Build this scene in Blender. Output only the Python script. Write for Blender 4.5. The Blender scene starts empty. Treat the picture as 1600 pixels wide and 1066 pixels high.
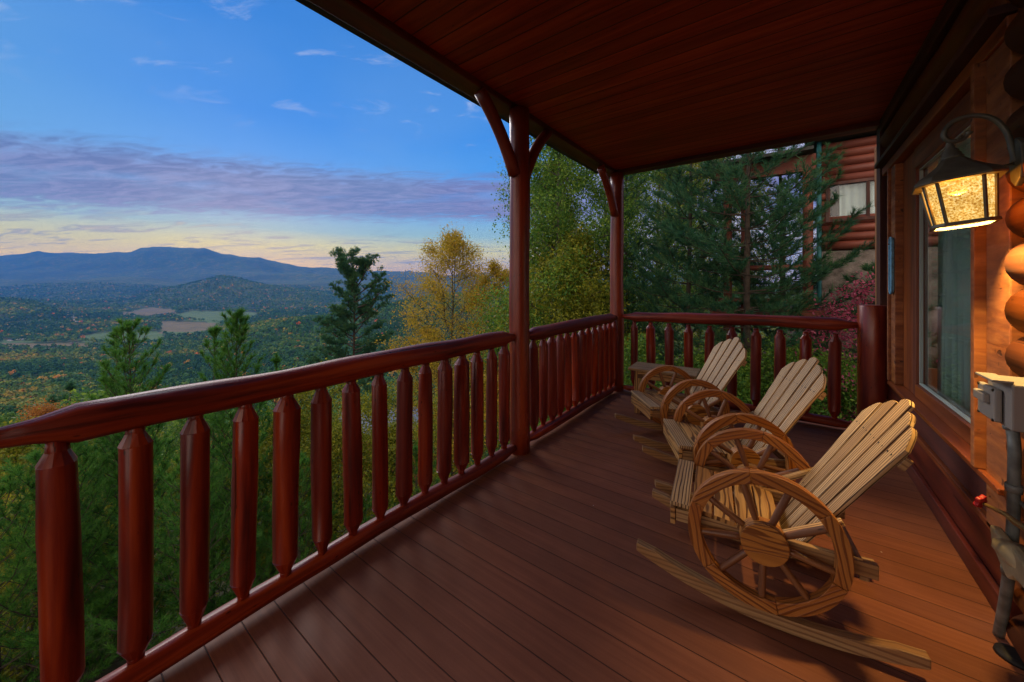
import bpy, math, random
import numpy as np
from mathutils import Vector, Matrix
random.seed(7); R=math.radians
SC=bpy.context.scene; COL=SC.collection
# ------------------------------------------------------------------ camera
CAMZ=1.46; YAW=R(36.8)
cam=bpy.data.objects.new('camera',bpy.data.cameras.new('camera')); COL.objects.link(cam)
cam.location=(0,0,CAMZ); cam.rotation_euler=(R(90),0,YAW)
cam.data.sensor_width=36; cam.data.lens=36*577/1600; cam.data.shift_y=-89/1600
cam.data.clip_start=.02; cam.data.clip_end=60000
SC.camera=cam
# ------------------------------------------------------------------ node helpers
def lin(r,g,b):
    f=lambda c:(c/255)/12.92 if c/255<=.04045 else ((c/255+.055)/1.055)**2.4
    return (f(r),f(g),f(b),1)
class NT:
    def __init__(s,t): s.t=t; s.n=t.nodes; s.l=t.links
    def new(s,k,**kw):
        n=s.n.new(k)
        for a,b in kw.items(): setattr(n,a,b)
        return n
    def put(s,sock,v):
        if hasattr(v,'is_output') or isinstance(v,bpy.types.NodeSocket): s.l.new(v,sock)
        elif v is not None: sock.default_value=v
    def math(s,op,a,b=None,c=None,clamp=False):
        n=s.new('ShaderNodeMath',operation=op,use_clamp=clamp); s.put(n.inputs[0],a)
        if b is not None: s.put(n.inputs[1],b)
        if c is not None: s.put(n.inputs[2],c)
        return n.outputs[0]
    def vmath(s,op,a,b=None):
        n=s.new('ShaderNodeVectorMath',operation=op); s.put(n.inputs[0],a)
        if b is not None: s.put(n.inputs[1],b)
        return n.outputs['Value'] if op=='DOT_PRODUCT' else n.outputs[0]
    def noise(s,vec,scale,detail=4,rough=.55,dist=0):
        n=s.new('ShaderNodeTexNoise'); s.put(n.inputs['Vector'],vec); s.put(n.inputs['Scale'],scale)
        n.inputs['Detail'].default_value=detail; n.inputs['Roughness'].default_value=rough; n.inputs['Distortion'].default_value=dist
        return n.outputs['Fac']
    def ramp(s,fac,stops,interp='LINEAR'):
        n=s.new('ShaderNodeValToRGB'); s.put(n.inputs[0],fac); r=n.color_ramp; r.interpolation=interp
        while len(r.elements)<len(stops): r.elements.new(.5)
        for e,(p,c) in zip(r.elements,stops):
            e.position=p; e.color=c if hasattr(c,'__len__') else (c,c,c,1)
        return n.outputs[0]
    def mix(s,f,a,b,mode='MIX'):
        n=s.new('ShaderNodeMix',data_type='RGBA',blend_type=mode); s.put(n.inputs[0],f); s.put(n.inputs[6],a); s.put(n.inputs[7],b)
        return n.outputs[2]
    def mapr(s,v,a,b,c=0,d=1):
        n=s.new('ShaderNodeMapRange'); s.put(n.inputs[0],v)
        for i,x in enumerate((a,b,c,d)): n.inputs[i+1].default_value=x
        n.interpolation_type='SMOOTHSTEP'
        return n.outputs[0]
    def mapping(s,vec,scale=(1,1,1),loc=(0,0,0),rot=(0,0,0)):
        n=s.new('ShaderNodeMapping'); s.put(n.inputs[0],vec); n.inputs['Scale'].default_value=scale; n.inputs['Location'].default_value=loc; n.inputs['Rotation'].default_value=rot
        return n.outputs[0]
    def bump(s,h,strength=.3,dist=.01):
        n=s.new('ShaderNodeBump'); s.put(n.inputs['Height'],h); n.inputs['Strength'].default_value=strength; n.inputs['Distance'].default_value=dist
        return n.outputs[0]
# ------------------------------------------------------------------ world: dusk sky
w=bpy.data.worlds.new('World'); SC.world=w; w.use_nodes=True
N=NT(w.node_tree); N.n.clear()
out=N.new('ShaderNodeOutputWorld'); bg=N.new('ShaderNodeBackground'); N.l.new(bg.outputs[0],out.inputs[0])
sky=N.new('ShaderNodeTexSky',sky_type='NISHITA'); sky.sun_disc=False; sky.sun_elevation=R(3); sky.sun_rotation=R(-73)
sky.altitude=600; sky.dust_density=1.2
tc=N.new('ShaderNodeTexCoord'); D=N.vmath('NORMALIZE',tc.outputs['Generated'])
sep=N.new('ShaderNodeSeparateXYZ'); N.l.new(D,sep.inputs[0]); ez=sep.outputs[2]
cs,sn=math.cos(YAW),math.sin(YAW)
fd=N.vmath('DOT_PRODUCT',D,(-sn,cs,0)); rd=N.vmath('DOT_PRODUCT',D,(cs,sn,0))
gr_=N.ramp(ez,[(0,(1.6,.80,.02,1)),(.05,(1.5,.95,.04,1)),(.085,(1.05,.88,.14,1)),(.125,lin(160,200,196)),(.2,lin(84,166,240)),(.36,lin(50,138,226)),(.6,lin(36,118,204)),(1,lin(40,120,215))])
# cooler, paler towards the left edge of the view
col=N.mix(N.math('MULTIPLY',N.math('MULTIPLY',N.mapr(rd,-.55,-.9),N.mapr(ez,.10,.22)),.45),gr_,lin(120,172,196))
# pale pinkish veil towards the right (above the far rail)
col=N.mix(N.math('MULTIPLY',N.math('MULTIPLY',N.mapr(rd,.02,.30),N.mapr(ez,.65,.15)),.8),col,lin(226,206,210))
# clouds on a flat layer
inv=N.math('DIVIDE',1,N.math('ADD',N.math('MAXIMUM',ez,0),.09))
pl=N.vmath('SCALE',D); pl.node.inputs['Scale'].default_value=1; N.l.new(inv,pl.node.inputs['Scale'])
plr=N.mapping(pl,rot=(0,0,-YAW))
q=N.math('SUBTRACT',ez,N.math('MULTIPLY',N.math('SUBTRACT',fd,.58),.10))
n1=N.noise(N.mapping(plr,scale=(1.0,2.2,1)),1.1,6,.55,.3)
n2=N.noise(N.mapping(plr,scale=(.8,2.0,1),loc=(3,1,0)),4.4,9,.68,1.1)
qn=N.math('ADD',q,N.math('MULTIPLY',N.math('SUBTRACT',n2,.5),.11))
band=N.math('MULTIPLY',N.mapr(qn,.115,.145),N.mapr(qn,.262,.205))
band=N.math('MULTIPLY',band,N.mapr(n1,.3,.5,.6,1.0))
bandc=N.mix(N.mapr(n2,.38,.64),lin(76,98,156),lin(126,132,180))
bandc=N.mix(N.math('MULTIPLY',N.mapr(rd,-.5,.0),.35),bandc,lin(160,132,168))
col=N.mix(N.math('MULTIPLY',band,.93),col,bandc)
# thin low streaks
n3=N.noise(N.mapping(plr,scale=(.6,1.9,1),loc=(0,7,0)),2.4,9,.66,.6)
low=N.math('MULTIPLY',N.mapr(ez,.02,.05),N.mapr(ez,.15,.10))
st=N.math('MULTIPLY',N.math('MULTIPLY',low,N.mapr(n3,.52,.62)),.75)
col=N.mix(st,col,N.mix(N.mapr(n3,.55,.75),lin(118,118,140),lin(255,220,140)))
# high faint wisps
n4=N.noise(N.mapping(plr,scale=(1.3,2.4,1),loc=(5,2,0)),2.4,7,.6,.6)
wi=N.math('MULTIPLY',N.math('MULTIPLY',N.mapr(n4,.57,.72),N.mapr(ez,.3,.42)),.55)
col=N.mix(wi,col,lin(186,196,226))
n5=N.noise(plr,1.0,3,.5)
col=N.mix(N.math('MULTIPLY',N.mapr(n5,.4,.7),.12),col,lin(150,185,215))
# blend with the physical sky, then brighten and warm the unseen sky behind the camera to light the porch
skc=N.mix(1,sky.outputs[0],(.12,.12,.12,1),'MULTIPLY')
col=N.mix(.12,col,skc)
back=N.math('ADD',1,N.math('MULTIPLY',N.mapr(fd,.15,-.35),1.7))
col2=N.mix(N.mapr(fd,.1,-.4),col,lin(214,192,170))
below=N.mapr(ez,.0,-.02)
col2=N.mix(below,col2,lin(40,50,50))
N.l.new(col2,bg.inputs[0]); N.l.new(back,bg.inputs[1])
# soft afterglow light from the open side
sun=bpy.data.objects.new('sun',bpy.data.lights.new('sun','SUN')); COL.objects.link(sun)
sun.data.energy=1.6; sun.data.angle=R(28); sun.data.color=(1,.93,.86)
sd=Vector((-.84,.26,.50)).normalized()      # direction towards the light
sun.rotation_euler=sd.to_track_quat('Z','Y').to_euler()
SC.view_settings.view_transform='Standard'; SC.view_settings.look='None'; SC.view_settings.exposure=.30; SC.view_settings.gamma=1
SC.cycles.max_bounces=8; SC.cycles.transparent_max_bounces=16
# ------------------------------------------------------------------ materials
def mat(name,rough=.6,spec=.3):
    m=bpy.data.materials.new(name); m.use_nodes=True; n=NT(m.node_tree); b=n.n['Principled BSDF']
    b.inputs['Roughness'].default_value=rough; b.inputs['Specular IOR Level'].default_value=spec
    return m,n,b
def plain(name,c,rough=.6,var=.25,scale=6,metal=0,spec=.3,bump=.15,bdist=.004):
    m,n,b=mat(name,rough,spec); b.inputs['Metallic'].default_value=metal
    tc=n.new('ShaderNodeTexCoord'); f=n.noise(tc.outputs['Object'],scale,5)
    a=tuple(x*(1-var) for x in c[:3])+(1,); d=tuple(min(1,x*(1+var)) for x in c[:3])+(1,)
    n.l.new(n.ramp(f,[(.3,a),(.7,d)]),b.inputs['Base Color'])
    n.l.new(n.bump(n.noise(tc.outputs['Object'],scale*8,4),bump,bdist),b.inputs['Normal'])
    return m
def streaked(name,dark,mid,light,rough=.35,spec=.5,su=1.2,sv=22,grime=None,bump=.25,bdist=.004,coat=0,bw=1.0):
    """stained timber: grain streaks along U of the UV map"""
    m,n,b=mat(name,rough,spec); uv=n.new('ShaderNodeUVMap').outputs[0]; oi=n.new('ShaderNodeObjectInfo'); orr=oi.outputs['Random']
    av=n.new('ShaderNodeCombineXYZ'); n.l.new(n.math('MULTIPLY',orr,37),av.inputs[0]); n.l.new(n.math('MULTIPLY',orr,11),av.inputs[1]); uv=n.vmath('ADD',uv,av.outputs[0])
    g=n.noise(n.mapping(uv,scale=(su,sv,1)),1,7,.6,.4)
    g2=n.noise(n.mapping(uv,scale=(su*.4,sv*.2,1)),1,4,.5)
    c=n.ramp(g,[(.32,dark),(.5,mid),(.68,light)])
    c=n.mix(n.mapr(g2,.42,.62,0,.55),c,dark)
    c=n.mix(n.math('MULTIPLY',orr,.30),c,dark)
    kn=n.new('ShaderNodeTexVoronoi'); n.l.new(n.mapping(uv,scale=(1.9,5.5,1)),kn.inputs['Vector']); c=n.mix(n.mapr(kn.outputs['Distance'],.13,.05,0,.8),c,tuple(x*.3 for x in dark[:3])+(1,))
    ck=n.noise(n.mapping(uv,scale=(su*.9,sv*2.2,1),loc=(4,9,0)),1,2,.4,.2)
    crack=n.mapr(ck,.31,.27)
    c=n.mix(n.math('MULTIPLY',crack,.8),c,tuple(x*.25 for x in dark[:3])+(1,))
    n.l.new(c,b.inputs['Base Color'])
    h=n.math('SUBTRACT',g,n.math('MULTIPLY',crack,1.2))
    n.l.new(n.bump(h,bump,bdist),b.inputs['Normal'])
    n.l.new(n.mapr(g2,.3,.7,rough*.7,rough*1.5),b.inputs['Roughness'])
    b.inputs['Coat Weight'].default_value=coat; b.inputs['Coat Roughness'].default_value=.25
    return m
M={}
M['rail']=streaked('stained_log',(.06,.006,.002,1),(.26,.026,.006,1),(.46,.07,.012,1),rough=.46,spec=.35,coat=.04,bump=.7,bdist=.008)
M['bal']=streaked('stained_baluster',(.07,.004,.002,1),(.25,.019,.004,1),(.43,.055,.008,1),rough=.38,spec=.45,sv=16,coat=.12)
M['post']=streaked('stained_post',(.09,.009,.004,1),(.25,.030,.009,1),(.38,.06,.015,1),rough=.34,spec=.5,sv=12,coat=.15)
M['beam']=streaked('stained_beam',(.05,.008,.004,1),(.12,.018,.008,1),(.2,.035,.012,1),rough=.5,sv=10)
M['trim']=streaked('stained_trim',(.10,.02,.006,1),(.26,.06,.012,1),(.40,.11,.022,1),rough=.4,sv=14,su=1.0)
M['casing']=streaked('rough_sawn_casing',(.16,.045,.012,1),(.30,.09,.02,1),(.42,.15,.035,1),rough=.6,sv=5,su=26,bump=.5)
M['trimdark']=streaked('dark_trim',(.03,.006,.003,1),(.08,.014,.006,1),(.14,.03,.01,1),rough=.5,sv=12)
M['walllog']=streaked('wall_log',(.08,.017,.002,1),(.16,.040,.003,1),(.22,.062,.005,1),rough=.5,spec=.25,sv=9,su=.9,coat=0,bump=.5,bdist=.008)
def ceil_mat():
    m,n,b=mat('ceiling_boards',.5,.3); uv=n.new('ShaderNodeUVMap').outputs[0]
    s=n.new('ShaderNodeSeparateXYZ'); n.l.new(uv,s.inputs[0])
    bi=n.math('DIVIDE',s.outputs[1],.135); fr=n.math('FRACT',bi); fl=n.math('FLOOR',bi)
    wn=n.new('ShaderNodeTexWhiteNoise',noise_dimensions='1D'); n.l.new(fl,wn.inputs['W'])
    cb=n.new('ShaderNodeCombineXYZ'); n.l.new(s.outputs[0],cb.inputs[0]); n.l.new(s.outputs[1],cb.inputs[1]); n.l.new(n.math('MULTIPLY',wn.outputs[0],30),cb.inputs[2])
    g=n.noise(n.mapping(cb.outputs[0],scale=(1.3,20,1)),1,6,.6,.5)
    c=n.ramp(g,[(.3,(.22,.018,.006,1)),(.5,(.43,.045,.011,1)),(.7,(.55,.078,.016,1))])
    c=n.mix(n.math('MULTIPLY',wn.outputs[0],.5),c,(.11,.012,.006,1))
    kn=n.new('ShaderNodeTexVoronoi'); n.l.new(n.mapping(cb.outputs[0],scale=(1.2,3.2,1)),kn.inputs['Vector'])
    c=n.mix(n.mapr(kn.outputs['Distance'],.09,.04,0,.75),c,(.03,.006,.004,1))
    gr=n.math('MULTIPLY',n.mapr(fr,.0,.05),n.mapr(fr,1,.95))
    c=n.mix(gr,(.03,.004,.002,1),c); n.l.new(c,b.inputs['Base Color'])
    n.l.new(n.bump(gr,.8,.006),b.inputs['Normal']); return m
M['ceil']=ceil_mat()
def deck_mat():
    m,n,b=mat('composite_deck_boards',.55,.18); uv=n.new('ShaderNodeUVMap').outputs[0]
    s=n.new('ShaderNodeSeparateXYZ'); n.l.new(uv,s.inputs[0])
    P=.1283; bi=n.math('DIVIDE',n.math('ADD',s.outputs[1],.064),P); fr=n.math('FRACT',bi); fl=n.math('FLOOR',bi)
    wn=n.new('ShaderNodeTexWhiteNoise',noise_dimensions='1D'); n.l.new(fl,wn.inputs['W'])
    cb=n.new('ShaderNodeCombineXYZ'); n.l.new(s.outputs[0],cb.inputs[0]); n.l.new(s.outputs[1],cb.inputs[1]); n.l.new(n.math('MULTIPLY',wn.outputs[0],30),cb.inputs[2])
    g=n.noise(n.mapping(cb.outputs[0],scale=(2.2,60,1)),1,5,.6,.3)
    big=n.noise(n.mapping(uv,scale=(1,1,1)),1.6,4,.6)
    c=n.ramp(g,[(.3,(.20,.062,.028,1)),(.7,(.28,.098,.046,1))])
    c=n.mix(n.mapr(big,.35,.7,0,.45),c,(.12,.042,.026,1))
    c=n.mix(n.math('MULTIPLY',wn.outputs[0],.35),c,(.10,.038,.022,1))
    sp=n.new('ShaderNodeTexVoronoi'); n.l.new(uv,sp.inputs['Vector']); sp.inputs['Scale'].default_value=3.3
    c=n.mix(n.mapr(sp.outputs['Distance'],.018,.010),c,(.5,.45,.4,1))
    # fine dust
    dn=n.noise(uv,240,2,.6); c=n.mix(n.mapr(dn,.66,.74,0,.35),c,(.34,.26,.22,1))
    gr=n.math('MULTIPLY',n.mapr(fr,.0,.024),n.mapr(fr,1,.976))
    c=n.mix(gr,(.02,.008,.005,1),c); n.l.new(c,b.inputs['Base Color'])
    n.l.new(n.mapr(big,.3,.7,.48,.7),b.inputs['Roughness'])
    h=n.math('ADD',gr,n.math('MULTIPLY',g,.10)); n.l.new(n.bump(h,.7,.004),b.inputs['Normal']); return m
M['deck']=deck_mat()
def burned(name,lo,hi,dk,sc=22,dist=7,lines=.8,rough=.55):
    """pine with scorched cathedral grain, U along the board"""
    m,n,b=mat(name,rough,.3); uv=n.new('ShaderNodeUVMap').outputs[0]; orr=n.new('ShaderNodeObjectInfo').outputs['Random']
    av=n.new('ShaderNodeCombineXYZ'); n.l.new(n.math('MULTIPLY',orr,37),av.inputs[0]); n.l.new(n.math('MULTIPLY',orr,11),av.inputs[1]); uv=n.vmath('ADD',uv,av.outputs[0])
    wv=n.new('ShaderNodeTexWave',wave_type='BANDS',bands_direction='Y')
    n.l.new(n.mapping(uv,scale=(.16,1,1)),wv.inputs['Vector'])
    wv.inputs['Scale'].default_value=sc; wv.inputs['Distortion'].default_value=dist; wv.inputs['Detail'].default_value=2.5
    wv.inputs['Detail Scale'].default_value=1.1/ (sc/22)*.55; wv.inputs['Detail Roughness'].default_value=.45
    f=wv.outputs['Fac']
    fn=n.noise(n.mapping(uv,scale=(3,120,1)),1,4,.6)
    big=n.noise(n.mapping(uv,scale=(1.4,7,1)),1,3,.5)
    base=n.mix(n.mapr(big,.35,.65),lo,hi)
    base=n.mix(n.mapr(fn,.4,.7,0,.35),base,dk); base=n.mix(n.math('MULTIPLY',orr,.22),base,dk)
    ln=n.math('MULTIPLY',n.mapr(f,.40,.08),n.mapr(big,.25,.6,lines*.6,lines))
    c=n.mix(ln,base,dk); n.l.new(c,b.inputs['Base Color'])
    n.l.new(n.bump(n.math('SUBTRACT',n.math('MULTIPLY',fn,.3),ln),.45,.003),b.inputs['Normal'])
    return m
M['slat']=burned('weathered_slat',(.48,.28,.12,1),(.64,.42,.21,1),(.035,.012,.005,1),sc=22,dist=6,lines=.97)
M['seat']=burned('scorched_seat_slat',(.44,.21,.065,1),(.54,.30,.10,1),(.06,.018,.006,1),sc=8,dist=11,lines=.9)
M['wheel']=burned('oiled_wheel_wood',(.36,.115,.022,1),(.46,.18,.04,1),(.10,.022,.006,1),sc=14,dist=8,lines=.75,rough=.45)
M['hub']=burned('oiled_hub_wood',(.40,.15,.028,1),(.50,.22,.045,1),(.09,.02,.006,1),sc=11,dist=22,lines=.85,rough=.45)
M['rocker']=burned('rocker_wood',(.32,.16,.06,1),(.42,.25,.11,1),(.12,.045,.02,1),sc=14,dist=5,lines=.6)
M['spoke']=streaked('spoke_wood',(.10,.03,.012,1),(.20,.075,.025,1),(.30,.13,.05,1),rough=.5,sv=20)
M['screw']=plain('dark_screw',(.03,.025,.02,1),.4,metal=.6)
M['bark']=plain('bark',(.055,.042,.032,1),.9,.5,9,bump=.8,bdist=.02)
M['bark_grey']=plain('grey_bark',(.10,.085,.075,1),.9,.5,9,bump=.8,bdist=.02)
M['bronze']=plain('weathered_bronze',(.12,.115,.085,1),.5,.35,14,metal=.35,spec=.5)
M['plastic']=plain('grey_plastic',(.24,.21,.18,1),.5,.08,5)
M['pipe']=plain('painted_grey_pipe',(.15,.15,.13,1),.5,.45,16,metal=.2)
M['brass']=plain('dull_brass',(.36,.24,.09,1),.4,.3,20,metal=.7)
M['red']=plain('red_enamel',(.45,.02,.02,1),.4,.2,30)
M['cream']=plain('cream_plastic',(.42,.33,.18,1),.6,.2,12)
M['black']=plain('black_rubber',(.012,.01,.01,1),.6,.2,12)
M['blue']=plain('pale_blue_paint',(.16,.38,.55,1),.55,.3,40,bump=.5,bdist=.003)
M['curtain']=plain('pale_curtain',(.46,.58,.54,1),.9,.1,4); M['curtain'].node_tree.nodes['Principled BSDF'].inputs['Transmission Weight'].default_value=.35
M['curtainw']=plain('white_curtain',(.62,.66,.70,1),.9,.08,4)
M['interior']=plain('dark_interior',(.07,.04,.025,1),.9,.3,2)
M['interior_wood']=plain('interior_wood',(.24,.10,.035,1),.7,.25,3)
M['nlog']=streaked('neighbour_log',(.13,.03,.018,1),(.24,.06,.035,1),(.30,.085,.05,1),rough=.55,sv=6,su=.6)
M['nroof']=plain('dark_shingle',(.06,.065,.06,1),.8,.3,8)
M['stone']=plain('grey_stone',(.22,.19,.17,1),.9,.5,5,bump=.8,bdist=.03)
M['teal']=plain('teal_paint',(.03,.16,.18,1),.5,.2,5)
M['metalroof']=plain('blue_grey_roof',(.10,.12,.17,1),.5,.15,1)
M['bead']=plain('bead_grey',(.33,.38,.34,1),.6,.06,3)
M['white']=plain('white_paint',(.7,.7,.7,1),.6,.06,3)
M['orangewood']=plain('orange_wood',(.34,.11,.035,1),.7,.3,2)
M['road']=plain('pale_gravel',(.30,.27,.25,1),.9,.2,1)
M['barkbush']=M['bark']
def glass_mat():
    m,n,b=mat('window_glass'); n.n.remove(b); o=n.n['Material Output']
    t=n.new('ShaderNodeBsdfTransparent'); t.inputs[0].default_value=(.9,.95,.93,1)
    g=n.new('ShaderNodeBsdfGlossy'); g.inputs['Roughness'].default_value=.015; g.inputs['Color'].default_value=(.9,.95,1,1)
    fr=n.new('ShaderNodeLayerWeight'); fr.inputs[0].default_value=.5; fo_=n.math('ADD',n.math('MULTIPLY',n.math('POWER',fr.outputs['Facing'],5),.7),.05)
    x=n.new('ShaderNodeMixShader'); n.l.new(fo_,x.inputs[0]); n.l.new(t.outputs[0],x.inputs[1]); n.l.new(g.outputs[0],x.inputs[2]); n.l.new(x.outputs[0],o.inputs[0]); return m
M['glass']=glass_mat()
def lampglass():
    m,n,b=mat('seeded_lamp_glass'); n.n.remove(b); o=n.n['Material Output']
    tc=n.new('ShaderNodeTexCoord').outputs['Object']
    v=n.new('ShaderNodeTexVoronoi'); n.l.new(tc,v.inputs['Vector']); v.inputs['Scale'].default_value=130
    f=n.noise(tc,170,4,.7,.6); big=n.noise(tc,14,2,.5)
    ff=n.math('ADD',n.math('MULTIPLY',f,.75),n.math('MULTIPLY',v.outputs['Distance'],.25))
    c=n.ramp(ff,[(.34,(.30,.115,.012,1)),(.46,(.72,.36,.06,1)),(.56,(1,.66,.18,1)),(.68,(1,.9,.5,1))])
    e=n.new('ShaderNodeEmission'); n.l.new(c,e.inputs[0]); n.l.new(n.mapr(big,.3,.7,.75,1.1),e.inputs[1])
    t=n.new('ShaderNodeBsdfTransparent'); t.inputs[0].default_value=(.9,.62,.28,1)
    x=n.new('ShaderNodeMixShader'); x.inputs[0].default_value=.80
    n.l.new(t.outputs[0],x.inputs[1]); n.l.new(e.outputs[0],x.inputs[2]); n.l.new(x.outputs[0],o.inputs[0]); return m
M['lampglass']=lampglass()
m_,n_,b_0=mat('glowing_bulb'); b_0.inputs['Emission Color'].default_value=(1,.72,.32,1); b_0.inputs['Emission Strength'].default_value=9; M['bulb']=m_
def leafmat(name,stops,scale=.9,trans=.5,rough=.5):
    """foliage: per-leaf random tint from the 'tint' attribute plus clump variation"""
    m,n,b=mat(name,rough,.25)
    a=n.new('ShaderNodeAttribute',attribute_name='tint').outputs['Fac']
    tc=n.new('ShaderNodeTexCoord').outputs['Object']
    f=n.math('ADD',n.math('MULTIPLY',a,.5),n.math('MULTIPLY',n.noise(tc,scale,3,.6),.6))
    c=n.ramp(f,stops); n.l.new(c,b.inputs['Base Color'])
    o=n.n['Material Output']; tr=n.new('ShaderNodeBsdfTranslucent'); n.l.new(c,tr.inputs[0])
    x=n.new('ShaderNodeMixShader'); x.inputs[0].default_value=trans; n.l.new(b.outputs[0],x.inputs[1]); n.l.new(tr.outputs[0],x.inputs[2]); n.l.new(x.outputs[0],o.inputs[0])
    return m
M['lpine']=leafmat('pine_needles',[(.2,(.02,.085,.016,1)),(.5,(.055,.18,.026,1)),(.8,(.13,.30,.04,1))])
M['lpined']=leafmat('dark_pine_needles',[(.2,(0.018,0.075,0.042,1)),(.5,(0.039,0.135,0.063,1)),(.8,(0.105,0.21,0.075,1))])
M['lgreen']=leafmat('green_leaves',[(.2,(0.028,0.098,0.0196,1)),(.5,(0.084,0.196,0.0252,1)),(.8,(0.224,0.336,0.042,1))])
M['lolive']=leafmat('olive_leaves',[(.2,(.07,.11,.012,1)),(.5,(.19,.22,.018,1)),(.8,(.36,.34,.03,1))])
M['lgold']=leafmat('golden_leaves',[(.2,(.20,.17,.015,1)),(.5,(.40,.31,.025,1)),(.8,(.58,.36,.03,1))])
M['lorange']=leafmat('orange_leaves',[(.2,(.20,.09,.02,1)),(.5,(.36,.14,.025,1)),(.8,(.45,.2,.04,1))])
M['lred']=leafmat('crimson_leaves',[(.2,(.20,.02,.05,1)),(.5,(.38,.06,.12,1)),(.8,(.52,.16,.22,1))])
PAL=[(0,(0.0208,0.078,0.0338,1)),(.3,(0.0468,0.13,0.0338,1)),(.52,(0.104,0.182,0.0338,1)),(.70,(0.221,0.234,0.039,1)),(.84,(0.39,0.247,0.0455,1)),(.93,(0.494,0.169,0.039,1)),(1,(0.364,0.078,0.0325,1))]
def forestmat():
    m,n,b=mat('forest_canopy',.8,.1)
    a=n.new('ShaderNodeAttribute',attribute_name='tint').outputs['Fac']
    c=n.ramp(a,PAL); n.l.new(c,b.inputs['Base Color']); return m
M['forest']=forestmat()
def groundmat():
    m,n,b=mat('ground',.95,.05)
    a=n.new('ShaderNodeAttribute',attribute_name='zone').outputs['Fac']
    tc=n.new('ShaderNodeTexCoord').outputs['Object']
    f=n.noise(tc,.012,6,.7); f2=n.noise(tc,.05,4,.7); f3=n.noise(tc,.0018,5,.6)
    forest=n.ramp(n.math('ADD',n.math('MULTIPLY',f,.5),n.math('MULTIPLY',f2,.5)),[(.35,(.02,.055,.025,1)),(.5,(.05,.09,.026,1)),(.58,(.13,.12,.03,1)),(.66,(.24,.11,.035,1))])
    forest=n.mix(n.mapr(f3,.4,.65,0,.6),forest,(.018,.04,.022,1))
    floor=n.ramp(n.noise(tc,2.5,6,.7),[(.35,(.025,.022,.012,1)),(.6,(.07,.055,.03,1))])
    green=n.ramp(n.noise(tc,.02,5,.6),[(.3,(.07,.125,.045,1)),(.7,(.11,.165,.06,1))])
    tan=n.ramp(n.noise(tc,.02,5,.6),[(.3,(.12,.105,.055,1)),(.7,(.18,.145,.075,1))])
    c=n.ramp(a,[(0,0.0),(1,1.0)])
    x=n.mix(n.mapr(a,.05,.15),floor,forest)
    x=n.mix(n.mapr(a,.45,.50),x,green); x=n.mix(n.mapr(a,.70,.75),x,tan); x=n.mix(n.mapr(a,.92,.96),x,(.34,.30,.27,1))
    n.l.new(x,b.inputs['Base Color']); return m
M['ground']=groundmat()
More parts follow.
